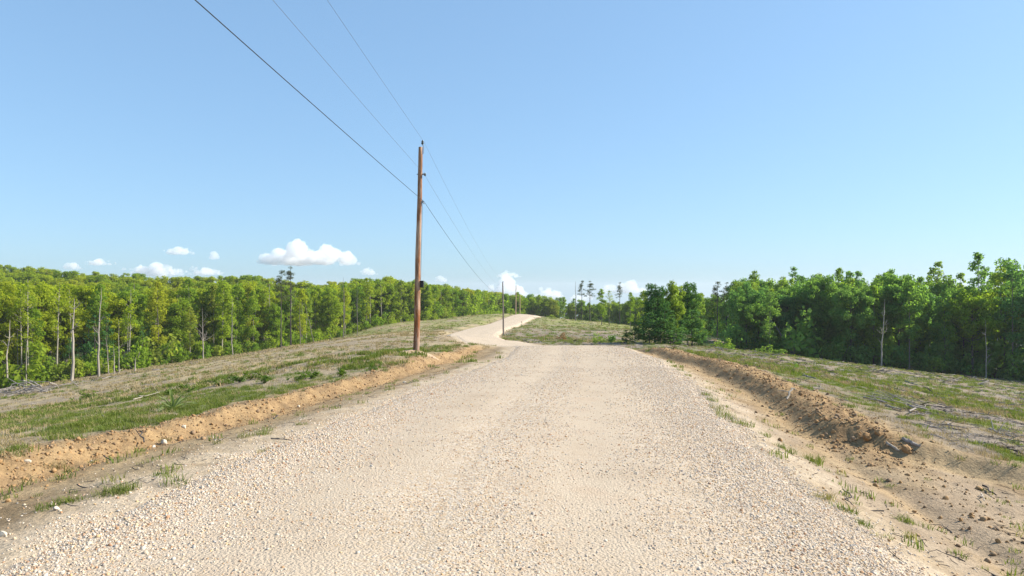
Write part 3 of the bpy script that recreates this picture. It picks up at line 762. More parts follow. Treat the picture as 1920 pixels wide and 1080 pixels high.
PROTO = {}
def proto(kind, i, crown_m, trunk_m):
    """crown mesh and trunk mesh, height 1 unit = metres at the nominal height"""
    key = (kind, i, crown_m, trunk_m)
    if key in PROTO: return PROTO[key]
    rng = np.random.default_rng(hash((kind, i)) % 1000 if False else sum(map(ord, kind))*31+i*7)
    if kind == 'oak':
        h = 18; cl = oak_clumps(h, rng, rng.uniform(.26, .33), 96, rng.uniform(.22, .36), 1.0, .032, .088); leaves = clump_leaves(cl, 105, .25, rng); r0 = .26
        tb = trunk_mb(h*.86, r0, rng, .03, [(c, .07) for c, _ in cl[::3]])
    elif kind == 'leafy':
        h = 19; cl = oak_clumps(h, rng, rng.uniform(.16, .22), 96, .08, 1.0, .028, .075); leaves = clump_leaves(cl, 105, .23, rng); r0 = .2
        tb = trunk_mb(h*.93, r0, rng, .02, [(c, .05) for c, _ in cl[::3]])
    elif kind == 'slender':
        h = 15; cl = column_clumps(h, rng); leaves = clump_leaves(cl, 95, .20, rng); r0 = .13
        tb = trunk_mb(h*.98, r0, rng, .02, [(c, .028) for c, _ in cl[::2]])
    elif kind == 'sparse':
        h = 15; cl = column_clumps(h, rng, 1.6, 26, .45, (.4, .8)); leaves = clump_leaves(cl, 60, .17, rng); r0 = .13
        tb = trunk_mb(h*.99, r0, rng, .025, [(c, .028) for c, _ in cl])
    elif kind == 'feather':
        h = 20; cl = column_clumps(h, rng, rng.uniform(2.0, 3.0), 78, .12, (.4, .95)); leaves = clump_leaves(cl, 72, .22, rng); r0 = .15
        tb = trunk_mb(h*.98, r0, rng, .02, [(c, .03) for c, _ in cl[::2]])
    elif kind == 'pine':
        h = 17; cl = pine_clumps(h, rng); leaves = clump_leaves(cl, 95, .24, rng, .6, .5, 0, .22); r0 = .17
        tb = trunk_mb(h*.98, r0, rng, .008, [(c, .03) for c, _ in cl])
    elif kind == 'cedar':
        h = 8; cl = cedar_clumps(h, rng); leaves = clump_leaves(cl, 150, .17, rng, .9, .6, 0, .35); r0 = .12
        tb = trunk_mb(h*.95, r0, rng, .01)
    elif kind == 'bush':
        h = 2; cl = [(np.array([rng.normal(0, .5), rng.normal(0, .5), abs(rng.normal(.7, .45))]), rng.uniform(.3, .55)) for _ in range(13)]
        leaves = clump_leaves(cl, 170, .13, rng); r0 = .04
        tb = MB()
        for c, _ in cl[:6]: tb.tube([(0, 0, -.1), c*.5+[0, 0, .1], c], [.035, .025, .012], 4, False)
    elif kind == 'young':
        h = 6; cl = column_clumps(h, rng, 1.3, 30, .05, (.35, .7)); leaves = clump_leaves(cl, 85, .19, rng); r0 = .06
        tb = trunk_mb(h*.95, r0, rng, .03, [(c, .018) for c, _ in cl[::3]])
    cm = new_mesh('crown', leaves[0], leaves[1], [M[crown_m]])
    tm = tb.mesh('trunk', M[trunk_m])
    # joined version for trees too small to show their parts
    v = np.vstack([leaves[0], np.vstack(tb.v)]); nf = len(leaves[1])
    fs = [tuple(f) for f in leaves[1]] + [tuple(i+len(leaves[0]) for i in f) for f in tb.f]
    jm = new_mesh(kind+'_tree', v, fs, [M[crown_m], M[trunk_m]], mat_idx=[0]*nf+[1]*(len(fs)-nf))
    PROTO[key] = (cm, tm, jm, h); return PROTO[key]

def plant(name, kind, i, crown_m, trunk_m, x, y, hgt, label, cat, group=None, parts=True, wide=1.0, z=None, lean=0.0):
    cm, tm, jm, h0 = proto(kind, i, crown_m, trunk_m)
    k = hgt/h0; z = GH(x, y) if z is None else z
    rz = RNG.uniform(0, 6.283); w = k*wide*RNG.uniform(.92, 1.08)
    if parts:
        r = thing(name, label, cat, (x, y, z), rz, group); r.rotation_euler = (lean*RNG.normal(), lean*RNG.normal(), rz); r.scale = (w, w, k)
        link('trunk', tm, r); link('crown', cm, r)
    else:
        r = tag(link(name, jm, None, (x, y, z), (0, 0, rz), (w, w, k)), label, cat, group)
    return r
def top_h(px_top, d, z): return EYE + (540-px_top)/F*d - z

def poly_x(y): pass
def resample(line, step):
    line = np.asarray(line, float); s = np.concatenate([[0], np.cumsum(np.linalg.norm(np.diff(line, axis=0), axis=1))])
    q = np.arange(0, s[-1], step); return np.column_stack([np.interp(q, s, line[:, 0]), np.interp(q, s, line[:, 1])])
def rows(line, offs, step, rng, jit=.35):
    """points set back from an edge line by each of offs (to the left of its direction when positive)"""
    out = []
    for o in offs:
        p = resample(line, step); t = np.gradient(p, axis=0); t /= np.linalg.norm(t, axis=1)[:, None]
        nrm = np.column_stack([-t[:, 1], t[:, 0]])
        q = p + nrm*o + rng.normal(0, jit*step, p.shape)
        out += [(a, b, o) for a, b in q]
    return out
def seen(x, y, marg=60):
    if y < 5: return False
    px = 960+F*x/y; return -marg < px < 1920+marg

# skyline of the photograph (px -> py of the tree tops), used only to choose tree heights
SKY_L = np.array([(-100,488),(0,492),(60,496),(150,505),(230,508),(300,512),(400,514),(470,510),(520,520),(600,524),(660,520),(720,510),(760,516),(800,524),(850,532),(900,540),(945,545),(1000,551),(1060,556),(1090,562),(1180,560),(1210,548)], float)
SKY_R = np.array([(1180,550),(1240,535),(1300,532),(1330,548),(1380,535),(1400,520),(1430,516),(1500,508),(1540,512),(1580,516),(1700,505),(1780,486),(1850,482),(1880,472),(1920,456),(2000,450)], float)

def zone_l(px):
    for a, t in ((110, 'at the far left end'), (290, 'by the pale dead trunks'), (500, 'between the dead trunks and the two pines'), (620, 'by the two tall pines'), (775, 'left of the nearest pole'), (870, 'just right of the nearest pole')):
        if px < a: return t
    return 'near the far top of the road'
def zone_r(px):
    for a, t in ((1420, 'by the three brownish pines'), (1560, 'between the brownish pines and the leafless tree'), (1720, 'around the pale leafless tree'), (1830, 'right of the pale leafless tree')):
        if px < a: return t
    return 'nearest the right border'
def zone_f(px):
    for a, t in ((955, 'left of the second pole'), (1035, 'behind the two far poles'), (1125, 'behind the far pine pair')):
        if px < a: return t
    return 'right of the far pine pair'
def woods():
    rng = np.random.default_rng(5)
    left = LEFT_EDGE[2:13]          # along the left clearing edge to the far end
    far = LEFT_EDGE[12:17]
    right_far = LEFT_EDGE[16:21]
    right = LEFT_EDGE[20:26]
    cnt = {}; done = []
    # ---- left edge rows
    for (x, y, o) in rows(LEFT_EDGE[0:13], (1, 3, 5.5, 9, 14, 22), 5.0, rng, .35):
        if not seen(x, y, 240): continue
        px = 960+F*x/y; z = GH(x, y)
        top = np.interp(px, SKY_L[:, 0], SKY_L[:, 1])
        hmax = top_h(top, y, z)
        lo = .62 if px < 560 else .8; done.append((px, 560 if px < 560 else top+10, 18))
        q = rng.random()
        if o < 6:
            h = float(np.clip(hmax*rng.uniform(lo, .97), 9, 19))
            kind = ('slender', 'sparse', 'slender', 'sparse', 'leafy')[min(4, int(q*5))]
            if px < 290 and q < .42:
                plant('cedar_tree', 'cedar', int(rng.integers(2)), 'cedar', 'bark_dark', x, y, h*.62, 'dark evergreen standing in for shade in the left treeline '+zone_l(px), 'evergreen tree', 'evergreens standing in for shade at the left wood edge '+zone_l(px)); continue  # dark evergreens put in for the shade low in the treeline here
            if kind == 'leafy':
                plant('leafy_tree', 'leafy', int(rng.integers(4)), 'leaf_mid', 'bark', x, y, h, 'full leafy tree fronting the left treeline '+zone_l(px), 'leafy tree', 'leafy trees at the left wood edge '+zone_l(px))
            else:
                plant('slender_tree', kind, int(rng.integers(4)), 'leaf_mid' if q < .5 else 'leaf_bright', 'bark_pale' if kind == 'sparse' or q < .2 else 'bark', x, y, h, 'thin pale trunked tree of the left treeline '+zone_l(px), 'slender tree', 'slender trees of the left treeline '+zone_l(px), lean=.015)
        else:
            h = float(np.clip(hmax*rng.uniform(.8, 1.0) if px > 560 else hmax*rng.uniform(.62, .92), 9, 22))
            plant('oak_tree', 'oak' if q < .7 else 'leafy', int(rng.integers(4)), 'leaf_bright', 'bark', x, y, h, 'round bright tree behind the left treeline '+zone_l(px), 'broadleaf tree', 'bright green trees of the left wood '+zone_l(px), parts=False, wide=1.0)
        cnt['left'] = cnt.get('left', 0)+1
    # ---- hillside behind on the left: nearest first, kept where the crown shows above the nearer ones
    roof = np.full(2600, 1080.0)
    for px_, tp_, hw_ in done:
        a, b = int(max(0, px_-hw_+300)), int(min(2599, px_+hw_+300)); roof[a:b] = np.minimum(roof[a:b], tp_+6)
    cand = [(gx+rng.normal(0, 2.6), gy+rng.normal(0, 3)) for gy in np.arange(150, 480, 11.0) for gx in np.arange(-400, 10, 10.5)]
    cand.sort(key=lambda c: math.hypot(*c))
    for x, y in cand:
        if not seen(x, y, 240): continue
        if WOOD(np.array([x]), np.array([y]))[0] < .5: continue
        if np.min(np.hypot(left[:, 0]-x, left[:, 1]-y)) < 27: continue
        px = 960+F*x/y; z = GH(x, y); top = np.interp(px, SKY_L[:, 0], SKY_L[:, 1]); hm = top_h(top, y, z)
        h = 17*rng.uniform(.85, 1.12)
        if h > hm: h = hm*rng.uniform(.92, 1.0)
        if h < 8: continue
        tp = 540-(z+h-EYE)/y*F; hw = 5.0*h/17/y*F
        a, b = int(max(0, px-hw*.7+300)), int(min(2599, px+hw*.7+300))
        if b <= a or (tp > roof[a:b]-7).mean() > .6: continue
        roof[a:b] = np.minimum(roof[a:b], tp+4)
        plant('oak_tree', 'oak', int(rng.integers(5)), 'leaf_bright', 'bark', x, y, h, 'round sunlit crown on the hillside '+zone_l(px), 'broadleaf tree', 'trees of the wooded hillside '+zone_l(px), parts=False, wide=1.15)
        cnt['hill'] = cnt.get('hill', 0)+1
    # ---- far end behind the crest
    for (x, y, o) in rows(far, (1, 6, 13, 22), 4.4, rng, .3)+rows(right_far, (2, 7, 13, 21, 30), 4.6, rng, .3):
        if not seen(x, y): continue
        px = 960+F*x/y
        if px > 1345: continue
        z = GH(x, y); top = np.interp(px, SKY_L[:, 0], SKY_L[:, 1]); hmax = top_h(top, y, z)
        h = float(np.clip(hmax*rng.uniform(.86, 1.08), 6, 24)); q = rng.random()
        if px > 1100: h *= rng.uniform(.82, 1.0)
        plant('leafy_tree' if q < .75 else 'slender_tree', 'leafy' if q < .75 else 'slender', int(rng.integers(3)), 'leaf_mid', 'bark', x, y, h,
              'leafy tree beyond the far crest '+zone_f(px) if q < .75 else 'thin tree beyond the far crest '+zone_f(px), 'leafy tree' if q < .75 else 'slender tree', ('trees beyond the far crest ' if q < .75 else 'slender trees beyond the far crest ')+zone_f(px), parts=False, wide=1.25 if q < .75 else 1.1)
        cnt['far'] = cnt.get('far', 0)+1
    # ---- right woods
    rl = np.vstack([[(58,185)], LEFT_EDGE[17:26]])
    for (x, y, o) in rows(rl, (1, 5, 10, 16, 24, 34), 5.0, rng, .3):
        if not seen(x, y, 240): continue
        px = 960+F*x/y; z = GH(x, y); top = np.interp(px, SKY_R[:, 0], SKY_R[:, 1]); hmax = top_h(top, y, z)
        if px < 1335: continue
        q = rng.random(); h = float(np.clip(hmax*rng.uniform(.72, 1.05), 8, 28))
        if o < 3 and q < .3:
            plant('young_tree', 'young', int(rng.integers(3)), 'leaf_dark', 'bark_dark', x, y, h*.45, 'low young tree fronting the right wood '+zone_r(px), 'young tree', 'young trees at the right wood edge '+zone_r(px))
        elif q < .30 or (q < .48 and o > 8):
            plant('leafy_tree', 'leafy', int(rng.integers(4)), 'leaf_dark', 'bark_dark', x, y, h, 'tall leafy tree in the right wood '+zone_r(px), 'leafy tree', 'dark leafy trees of the right wood '+zone_r(px), wide=.95)
        elif q < .56:
            plant('oak_tree', 'oak', int(rng.integers(5)), 'leaf_mid' if rng.random() < .5 else 'leaf_dark', 'bark_dark', x, y, h, 'broad crowned tree in the right wood '+zone_r(px), 'broadleaf tree', 'broad trees of the right wood '+zone_r(px), wide=.9)
        else:
            plant('slender_tree', 'feather' if q < .9 else 'slender', int(rng.integers(5)), 'leaf_dark' if rng.random() < .65 else 'leaf_mid', 'bark', x, y, h*rng.uniform(.9, 1.1), 'thin tree in the right wood '+zone_r(px), 'slender tree', 'slender trees of the right wood '+zone_r(px))
        cnt['right'] = cnt.get('right', 0)+1
    # undergrowth along the edges
    bm = []
    for line, offs, st, mk, lab in ((LEFT_EDGE[1:13], (-1.0, 1.5, 4.5, 9), 2.2, 'leaf_mid', 'green undergrowth filling the foot of the left treeline'), (rl, (-.5, 2, 5, 9, 14), 2.0, 'leaf_dark', 'dark undergrowth filling the foot of the right wood'), (LEFT_EDGE[12:18], (0, 3), 2.6, 'leaf_mid', 'green undergrowth along the far treeline')):
        pts = [(x, y) for x, y, o in rows(line, offs, st, rng, .45) if seen(x, y, 260)]
        p = np.array(pts); z = ground_h(p[:, 0], p[:, 1]); s = np.exp(rng.normal(.32, .38, len(p)))
        k = rng.integers(0, 2, len(p))
        for q in range(2):
            kk = k == q
            cm, tm, jm, h0 = proto('bush', q, mk, 'bark')
            scatter('undergrowth', np.column_stack([p, z])[kk], rand_rot(kk.sum(), rng, .08), np.stack([s*1.15, s*1.15, s*1.3], 1)[kk], jm, lab)
    print('trees', cnt)
woods()
# ------------------------------------------------------------------ single trees that can be pointed at
def on(px, d):
    x = (px-960)/F*d; return x, d, GH(x, d)
def single(name, kind, i, cm, tm, px, d, top, label, cat, wide=1.0, group=None):
    x, y, z = on(px, d); return plant(name, kind, i, cm, tm, x, y, top_h(top, d, z), label, cat, group, True, wide, z)
def snag(px0, px1, d, top, r, m, label, branches=4, seed=0, cat='bare tree', name='bare_tree', spread=.12):
    rng = np.random.default_rng(400+seed); x, y, z = on(px0, d); h = top_h(top, d, z); dx = (px1-px0)/F*d
    t = thing(name, label, cat, (x, y, z), 0)
    n = 9; zz = np.linspace(-.3, h, n); p = np.column_stack([dx*zz/h + np.cumsum(rng.normal(0, .006*h, n)), np.cumsum(rng.normal(0, .006*h, n)), zz])
    mb = MB(); mb.tube(p, r*.85*(1-.88*np.clip(zz/h, 0, 1)**1.2), 7, True, .15, rng); part('trunk', mb, M[m], t)
    for b in range(branches):
        k = rng.uniform(.35, .95); i = int(k*(n-1)); a = rng.uniform(0, 6.283); L = h*spread*rng.uniform(.5, 1.3)*(1.2-k*.6)
        tip = p[i]+np.array([math.cos(a)*L, math.sin(a)*L*.7, L*rng.uniform(.4, 1.2)])
        mb = MB(); mid = (p[i]+tip)/2+[0, 0, -.06*L]; rr = r*.33*(1.1-k*.5)
        mb.tube([p[i], mid, tip], [rr, rr*.7, rr*.3], 5, False)
        for _ in range(3):
            q = rng.uniform(.3, 1); b0 = p[i]*(1-q)+tip*q; d2 = rng.normal(0, .35*L, 3)*[1, .7, .6]+[0, 0, .25*L]
            mb.tube([b0, b0+d2*.5, b0+d2], [rr*.4, rr*.3, rr*.15], 4, False)
        part('branch', mb, M[m], t)
    return t
snag(135, 140, 116, 560, .32, 'bark_pale', 'thick pale bare trunk leaning slightly right, in front of dark trees at far left', 5, 1)
snag(186, 194, 119, 540, .25, 'bark_pale', 'tall thin white trunk leaning right, second from the left edge', 4, 2)
snag(214, 212, 119, 648, .14, 'bark_pale', 'short white dead stub right of the tall white leaning trunk', 0, 3)
snag(223, 221, 121, 600, .10, 'bark_pale', 'thin white dead stem beside the short white stub', 1, 4)
snag(205, 198, 121, 632, .10, 'bark_pale', 'thin dead stem leaning left behind the short white stub', 1, 14)
snag(252, 254, 121, 670, .20, 'bark_pale', 'broken pale stump propped by a fallen stick at the left wood edge', 0, 5, 'stump', 'tree_stump')
snag(12, 17, 114, 600, .22, 'bark_pale', 'pale bare trunk nearest the left border of the photo', 6, 6)
snag(50, 50, 116, 645, .13, 'bark_pale', 'short pale snag low among dark trees at far left', 0, 16)
snag(381, 378, 140, 578, .16, 'bark_pale', 'white bare tree with many fine upright branches in the left treeline', 10, 7, spread=.2)
snag(437, 438, 146, 560, .14, 'bark_pale', 'thin grey bare trunk at the middle of the left treeline', 5, 8)
snag(590, 570, 158, 560, .12, 'bark', 'thin bare trunk leaning left, right of the two tall pines', 2, 9)
snag(563, 563, 158, 566, .16, 'bark', 'straight bare trunk between the two tall pines and the leaning one', 3, 10)
snag(645, 644, 150, 520, .16, 'bark', 'tall lone bare tree standing out in the left field', 9, 11, spread=.08)
snag(670, 672, 170, 540, .12, 'bark', 'slim bare tree just right of the tall lone bare one', 7, 12, spread=.08)
snag(1652, 1656, 104, 560, .14, 'bark_pale', 'pale leafless tree against the dark wood at right', 9, 13, spread=.10)
snag(1848, 1850, 99, 600, .10, 'bark_pale', 'small grey leafless tree before the dark wood near the right border', 8, 15, spread=.09)
snag(1079, 1079, 215, 527, .20, 'bark', 'bare pole-like dead tree left of the far pines', 2, 17, spread=.03)
def pine(px, d, top, label, i, wide=1.0): return single('pine_tree', 'pine', i, 'needles', 'bark_dark', px, d, top, label, 'pine tree', wide)
pine(527, 150, 507, 'left one of two tall thin pines rising above the left treeline', 0, .95)
pine(545, 148, 500, 'taller right one of two thin pines rising above the left treeline', 1, .95)
pine(1091, 222, 526, 'first dark pine of the pair on the far crest skyline', 0, 1.2)
pine(1106, 222, 527, 'second, bushier dark pine of the pair on the far crest skyline', 1, 1.35)
pine(1162, 216, 530, 'lone dark pine right of the pair on the far crest skyline', 2, 1.1)
pine(1345, 170, 528, 'leftmost of three brownish pines at the left end of the right wood', 0, 1.2)
pine(1362, 172, 530, 'middle of three brownish pines at the left end of the right wood', 2, 1.1)
pine(1377, 170, 528, 'rightmost of three brownish pines at the left end of the right wood', 1, 1.2)
single('slender_tree', 'slender', 0, 'leaf_mid', 'bark', 1128, 200, 540, 'thin green tree on the far crest right of the pine pair', 'slender tree', 1.1)
single('slender_tree', 'sparse', 1, 'leaf_mid', 'bark', 1142, 200, 543, 'sparse thin green tree left of the lone far pine', 'slender tree', 1.1)
single('slender_tree', 'slender', 2, 'leaf_mid', 'bark', 1182, 150, 547, 'thin green tree just left of the dark tree cluster', 'slender tree', 1.0)
single('slender_tree', 'slender', 1, 'leaf_mid', 'bark', 1205, 135, 541, 'taller thin green tree left of the dark tree cluster', 'slender tree', 1.0)
# the cluster right of the crest
single('leafy_tree', 'leafy', 0, 'leaf_deep', 'bark_dark', 1228, 80, 524, 'left dark tree of the cluster standing right of the road crest', 'leafy tree', .95)
single('leafy_tree', 'leafy', 1, 'leaf_dark', 'bark_dark', 1262, 82, 514, 'tall middle dark tree of the cluster right of the road crest', 'leafy tree', .85)
single('leafy_tree', 'leafy', 2, 'leaf_deep', 'bark_dark', 1290, 84, 517, 'right dark tree of the cluster right of the road crest', 'leafy tree', .9)
single('slender_tree', 'slender', 3, 'leaf_dark', 'bark_dark', 1310, 88, 548, 'thin dark tree at the right end of the cluster by the crest', 'slender tree', 1.2)
single('cedar_tree', 'cedar', 0, 'cedar', 'bark_dark', 1246, 78, 570, 'dark evergreen inside the cluster right of the road crest', 'evergreen tree', 1.2)
single('young_tree', 'young', 0, 'leaf_deep', 'bark_dark', 1190, 80, 603, 'low rounded dark bush at the left foot of the tree cluster', 'young tree', 1.5)
single('young_tree', 'young', 1, 'leaf_deep', 'bark_dark', 1206, 82, 590, 'bushy young tree at the left side of the tree cluster', 'young tree', 1.4)
single('young_tree', 'young', 2, 'leaf_deep', 'bark_dark', 1275, 78, 600, 'bushy young tree at the front of the tree cluster', 'young tree', 1.5)
single('young_tree', 'young', 0, 'leaf_deep', 'bark_dark', 1322, 84, 618, 'low young tree at the right foot of the tree cluster', 'young tree', 1.6)
for px_, d_, tp_, i_, lb in ((1218, 77, 585, 1, 'dense young tree filling the left half of the tree cluster'), (1238, 76, 596, 2, 'low bushy growth at the centre foot of the tree cluster'), (1258, 77, 582, 0, 'dense young tree filling the middle of the tree cluster'), (1298, 80, 580, 1, 'dense young tree filling the right half of the tree cluster'), (1175, 82, 618, 1, 'lowest dark growth left of the tree cluster')):
    single('young_tree', 'young', i_, 'leaf_deep', 'bark_dark', px_, d_, tp_, lb, 'young tree', 1.7)
def bush(px, d, top, label, m='leaf_dark', wide=1.0, i=0, cat='shrub'):
    x, y, z = on(px, d); return plant('shrub', 'bush', i, m, 'bark', x, y, max(.4, top_h(top, d, z)), label, cat, None, True, wide, z)
bush(1122, 84, 622, 'small green shrub at the far edge of the crest, left of two', 'leaf_dark', 1.0)
bush(1145, 84, 622, 'small green shrub at the far edge of the crest, right of two', 'leaf_dark', 1.0, 1)
bush(1350, 86, 632, 'dark shrub right of the tree cluster by the grassy slope', 'leaf_dark', 1.4)
bush(1368, 90, 640, 'low dark shrub on the field right of the tree cluster', 'leaf_dark', 1.5, 1)
bush(1432, 98, 645, 'round dark shrub at the left end of the right wood edge', 'leaf_dark', 1.5)
bush(1460, 100, 650, 'broad low shrub before the right wood', 'leaf_dark', 1.6, 1)
bush(1492, 44, 703, 'small dark green bush alone on the right field', 'leaf_dark', 1.1)
bush(1054, 108, 622, 'rust brown dry shrub beyond the crest in the dip', 'rust_leaf', 1.1, 0)
single('cedar_tree', 'cedar', 1, 'cedar', 'bark_dark', 978, 172, 601, 'tiny dark evergreen on the right edge of the far road', 'evergreen tree', 1.0)

# ------------------------------------------------------------------ yucca
def yucca(px, d):
    x, y, z = on(px, d); rng = np.random.default_rng(3)
    t = thing('yucca_plant', 'spiky pale green yucca with long arching leaves in the left field', 'yucca', (x, y, z))
    for i in range(26):
        a = i*2.399+rng.normal(0, .15); el = rng.uniform(.25, 1.35); L = rng.uniform(.32, .56); w = .03
        n = 6; s = np.linspace(0, 1, n); e = el-.75*s*s*(1.4-el); st = np.stack([np.cos(e), np.sin(e)], 1)*L/n; pr = np.cumsum(st, 0)
        dirv = np.array([math.cos(a), math.sin(a)]); side = np.array([-math.sin(a), math.cos(a), 0])
        V = []; Fc = []
        for k in range(n):
            c = np.array([dirv[0]*pr[k, 0], dirv[1]*pr[k, 0], pr[k, 1]]); ww = w*(.5+1.1*s[k])*(1-s[k]**3)+.002
            V += [c-side*ww, c+[0, 0, -.012], c+side*ww]
        for k in range(n-1):
            for q in (0, 1): Fc.append((k*3+q, k*3+q+1, k*3+q+4, k*3+q+3))
        link('leaf', new_mesh('leaf', V, Fc, [M['yucca']]), t)

# grass tufts one can pick out along the gravel edges
def tuft(px, py, size, label, seed, group=None, m='grass', h=.3, n=90):
    """stands where the ground is met along that line of sight"""
    d = ray_depth(px, py); x = (px-960)/F*d; z = GH(x, d)
    me = blades_mesh('grass_tuft', 600+seed, n, h*size*.62, .21*size, .007, M[m], 1.3)
    return tag(link('grass_tuft', me, None, (x, d, z), (0, 0, seed*1.3)), label, 'grass tuft', group)
_D = np.geomspace(3.5, 260, 1400)
def ray_depth(px, py):
    x = (px-960)/F*_D; zr = EYE+(540-py)/F*_D; zg = ground_h(x, _D, fine=False)
    k = np.where(zr < zg)[0]; return float(_D[k[0]]) if len(k) else 60.0
g1 = 'grass tufts along the right gravel edge'; l1 = 'small green grass tuft at the right edge of the gravel'
for i, (px, py, s) in enumerate([(1335,752,.8),(1345,768,.95),(1362,785,1.0),(1352,778,.9),(1398,798,.8),(1385,795,.8),(1325,742,.7),(1290,705,.7),(1275,695,.7),(1262,688,.7),(1435,818,.6),(1460,838,.6),(1480,850,.6),(1545,935,.55),(1590,960,.5),(1620,985,.5)]):
    tuft(px, py, s, l1, i, g1, n=70)
tuft(1524, 866, .8, 'round dense green tuft alone on the bare dirt right of the road', 40, h=.34, n=160)
tuft(1695, 978, .55, 'lone thin tuft on the bare right strip near the lower right', 41)
g2 = 'grass tufts along the left gravel edge'; l2 = 'thin green grass tuft on the dirt left of the gravel'
for i, (px, py, s) in enumerate([(330,908,.7),(215,925,.7),(228,922,.6),(200,930,.6),(240,918,.6),(300,890,.4),(115,945,.5),(88,955,.5),(460,820,.6),(490,815,.55),(565,797,.5),(690,738,.5),(735,720,.6),(820,690,.6),(860,680,.6),(497,850,.5),(140,940,.5),(780,716,.5)]):
    tuft(px, py, s, l2, 60+i, g2, n=60)
tuft(310, 828, .5, 'brownish tuft growing high on the left clay bank', 90, h=.3, m='dry_grass')
tuft(105, 880, .6, 'dry brown tuft on the left clay bank near the border', 91, m='dry_grass')

# weeds on the left field
for i, (px, base, top, w, lab) in enumerate([
        (420, 721, 706, 1.5, 'dense low green weed clump left of the tallest weeds on the left field'), (450, 719, 704, 1.6, 'middle clump of the long green weed patch on the left field'),
        (480, 712, 697, 1.6, 'tallest green weed clump of the long patch on the left field'), (497, 719, 704, 1.2, 'right end clump of the long green weed patch on the left field'),
        (355, 737, 722, 1.4, 'green weed clump between the yucca and the long weed patch'), (345, 731, 716, 1.1, 'weed clump behind the one beyond the yucca'),
        (565, 709, 694, 1.6, 'spreading green weeds left of the utility pole'), (585, 705, 690, 1.3, 'small weeds behind the spreading clump left of the pole'),
        (160, 750, 735, 1.5, 'dull green weed clump far out on the left field'), (640, 703, 688, 1.1, 'small weed clump halfway between the weed patch and the pole'),
        (700, 693, 678, 1.0, 'weed clump by the bank left of the pole foot'), (320, 745, 730, .9, 'bushy weed standing right behind the yucca')]):
    d = ray_depth(px, base); x, y, z = on(px, d); plant('weed_clump', 'bush', i % 2, 'weed', 'bark', x, y, max(.35, (base+3-top)/F*d), lab, 'weeds', 'green weeds on the left field', True, w*1.15, z)

yucca(325, ray_depth(325, 768))
# ------------------------------------------------------------------ rocks, logs, sticks
def rock(px, py, s, label, seed, m='pale_rock', group=None, cat='rock', name='rock'):
    d = ray_depth(px, py); x = (px-960)/F*d; z = GH(x, d)
    return tag(link(name, stone_mesh('rock', 700+seed, M[m], 2, .75, .45 if m == 'clods' else .12), None, (x, d, z+s*.25), (0, 0, seed), (s*.8, s*.8, s*.8)), label, cat, group)
rock(307, 835, .085, 'largest pale rock at the foot of the left clay bank', 1)
rock(289, 840, .06, 'pale rock just left of the largest on the left bank', 2)
rock(345, 803, .06, 'pale rock on the upper left bank, right of the largest rock', 3)
rock(49, 864, .07, 'pale rock on the left bank near the photo border', 4)
rock(107, 958, .04, 'pale rock at the gravel edge near the lower left', 5)
rock(758, 718, .075, 'white rock on the left bank well beyond the others', 6)
rock(560, 765, .06, 'pale rock high on the middle of the left bank', 7)
rock(172, 862, .05, 'small pale rock low on the left bank', 8)
rock(446, 889, .05, 'orange stone loose at the left gravel edge', 9, 'clods')
rock(5, 1006, .05, 'grey white rock in the lower left corner', 10)
rock(1368, 742, .06, 'small white rock on the dirt right of the gravel', 11)
rock(1700, 850, .13, 'flat tan clay slab leaning between two short logs', 12, 'clods', None, 'clay slab', 'clay_slab')
rock(1625, 828, .14, 'big dark root clod at the end of the right berm', 13, 'clods', None, 'clod', 'root_clod')
rock(1645, 820, .11, 'crumbly dark clod beside the big root clod', 14, 'clods', None, 'clod', 'root_clod')
rock(1600, 825, .09, 'orange clod left of the big root clod', 15, 'clods', None, 'clod', 'root_clod')
def log(px0, py0, px1, py1, r, m, label, seed, cat='log', name='log', forks=0, lift=.04, arch=0):
    rng = np.random.default_rng(800+seed)
    d0, d1 = ray_depth(px0, py0), ray_depth(px1, py1)
    a = np.array(((px0-960)/F*d0, d0)); b = np.array(((px1-960)/F*d1, d1)); n = 7; s = np.linspace(0, 1, n)[:, None]
    q = a*(1-s)+b*s; z = ground_h(q[:, 0], q[:, 1]) ; z = np.maximum(z, np.linspace(z[0], z[-1], n)) + r*.5+lift + arch*np.sin(np.pi*s[:, 0])
    p = np.column_stack([q, z]); c = p.mean(0); p = p-c; p[:, :2] += rng.normal(0, .04*np.linalg.norm(b-a), (n, 2))*np.sin(np.pi*s)
    t = thing(name, label, cat, tuple(c))
    mb = MB(); mb.tube(p, r*np.linspace(1, .6, n)*rng.uniform(.8, 1.15, n), 9 if r > .04 else 6, True, .5, rng); part('stem', mb, M[m], t)
    for k in range(forks):
        i = rng.integers(1, n-1); L = np.linalg.norm(b-a)*rng.uniform(.2, .45); dv = np.append(rng.normal(0, 1, 2), rng.uniform(-.1, .6)); dv *= L/np.linalg.norm(dv)
        mb = MB(); mb.tube([p[i], p[i]+dv*.5+[0, 0, .03], p[i]+dv], [r*.5, r*.4, r*.2], 5); part('branch', mb, M[m], t)
    return t
log(1475, 757, 1491, 738, .028, 'bark_pale', 'curved bone white stick lying on the right berm', 1, 'stick', 'stick', 1, .08, .10)
log(1692, 826, 1726, 843, .042, 'stick', 'grey short log lying at the end of the right berm', 2, forks=1, lift=-.01)
log(1662, 838, 1686, 852, .036, 'bark_pale', 'pale stub of log half buried left of the grey short log', 3, lift=-.015)
log(1738, 738, 1780, 744, .06, 'stick_dark', 'charred black log with a pale end on the right field', 4, forks=2)
log(1660, 764, 1690, 772, .028, 'stick', 'grey branch lying on the right field left of the forked one', 5, 'branch', 'fallen_branch', 2)
log(1705, 778, 1735, 764, .024, 'stick', 'forked grey branch tilted up on the right field', 6, 'branch', 'fallen_branch', 3, .1)
log(1620, 744, 1660, 755, .028, 'stick', 'long grey branch among chips in the middle of the right field', 7, 'branch', 'fallen_branch', 3)
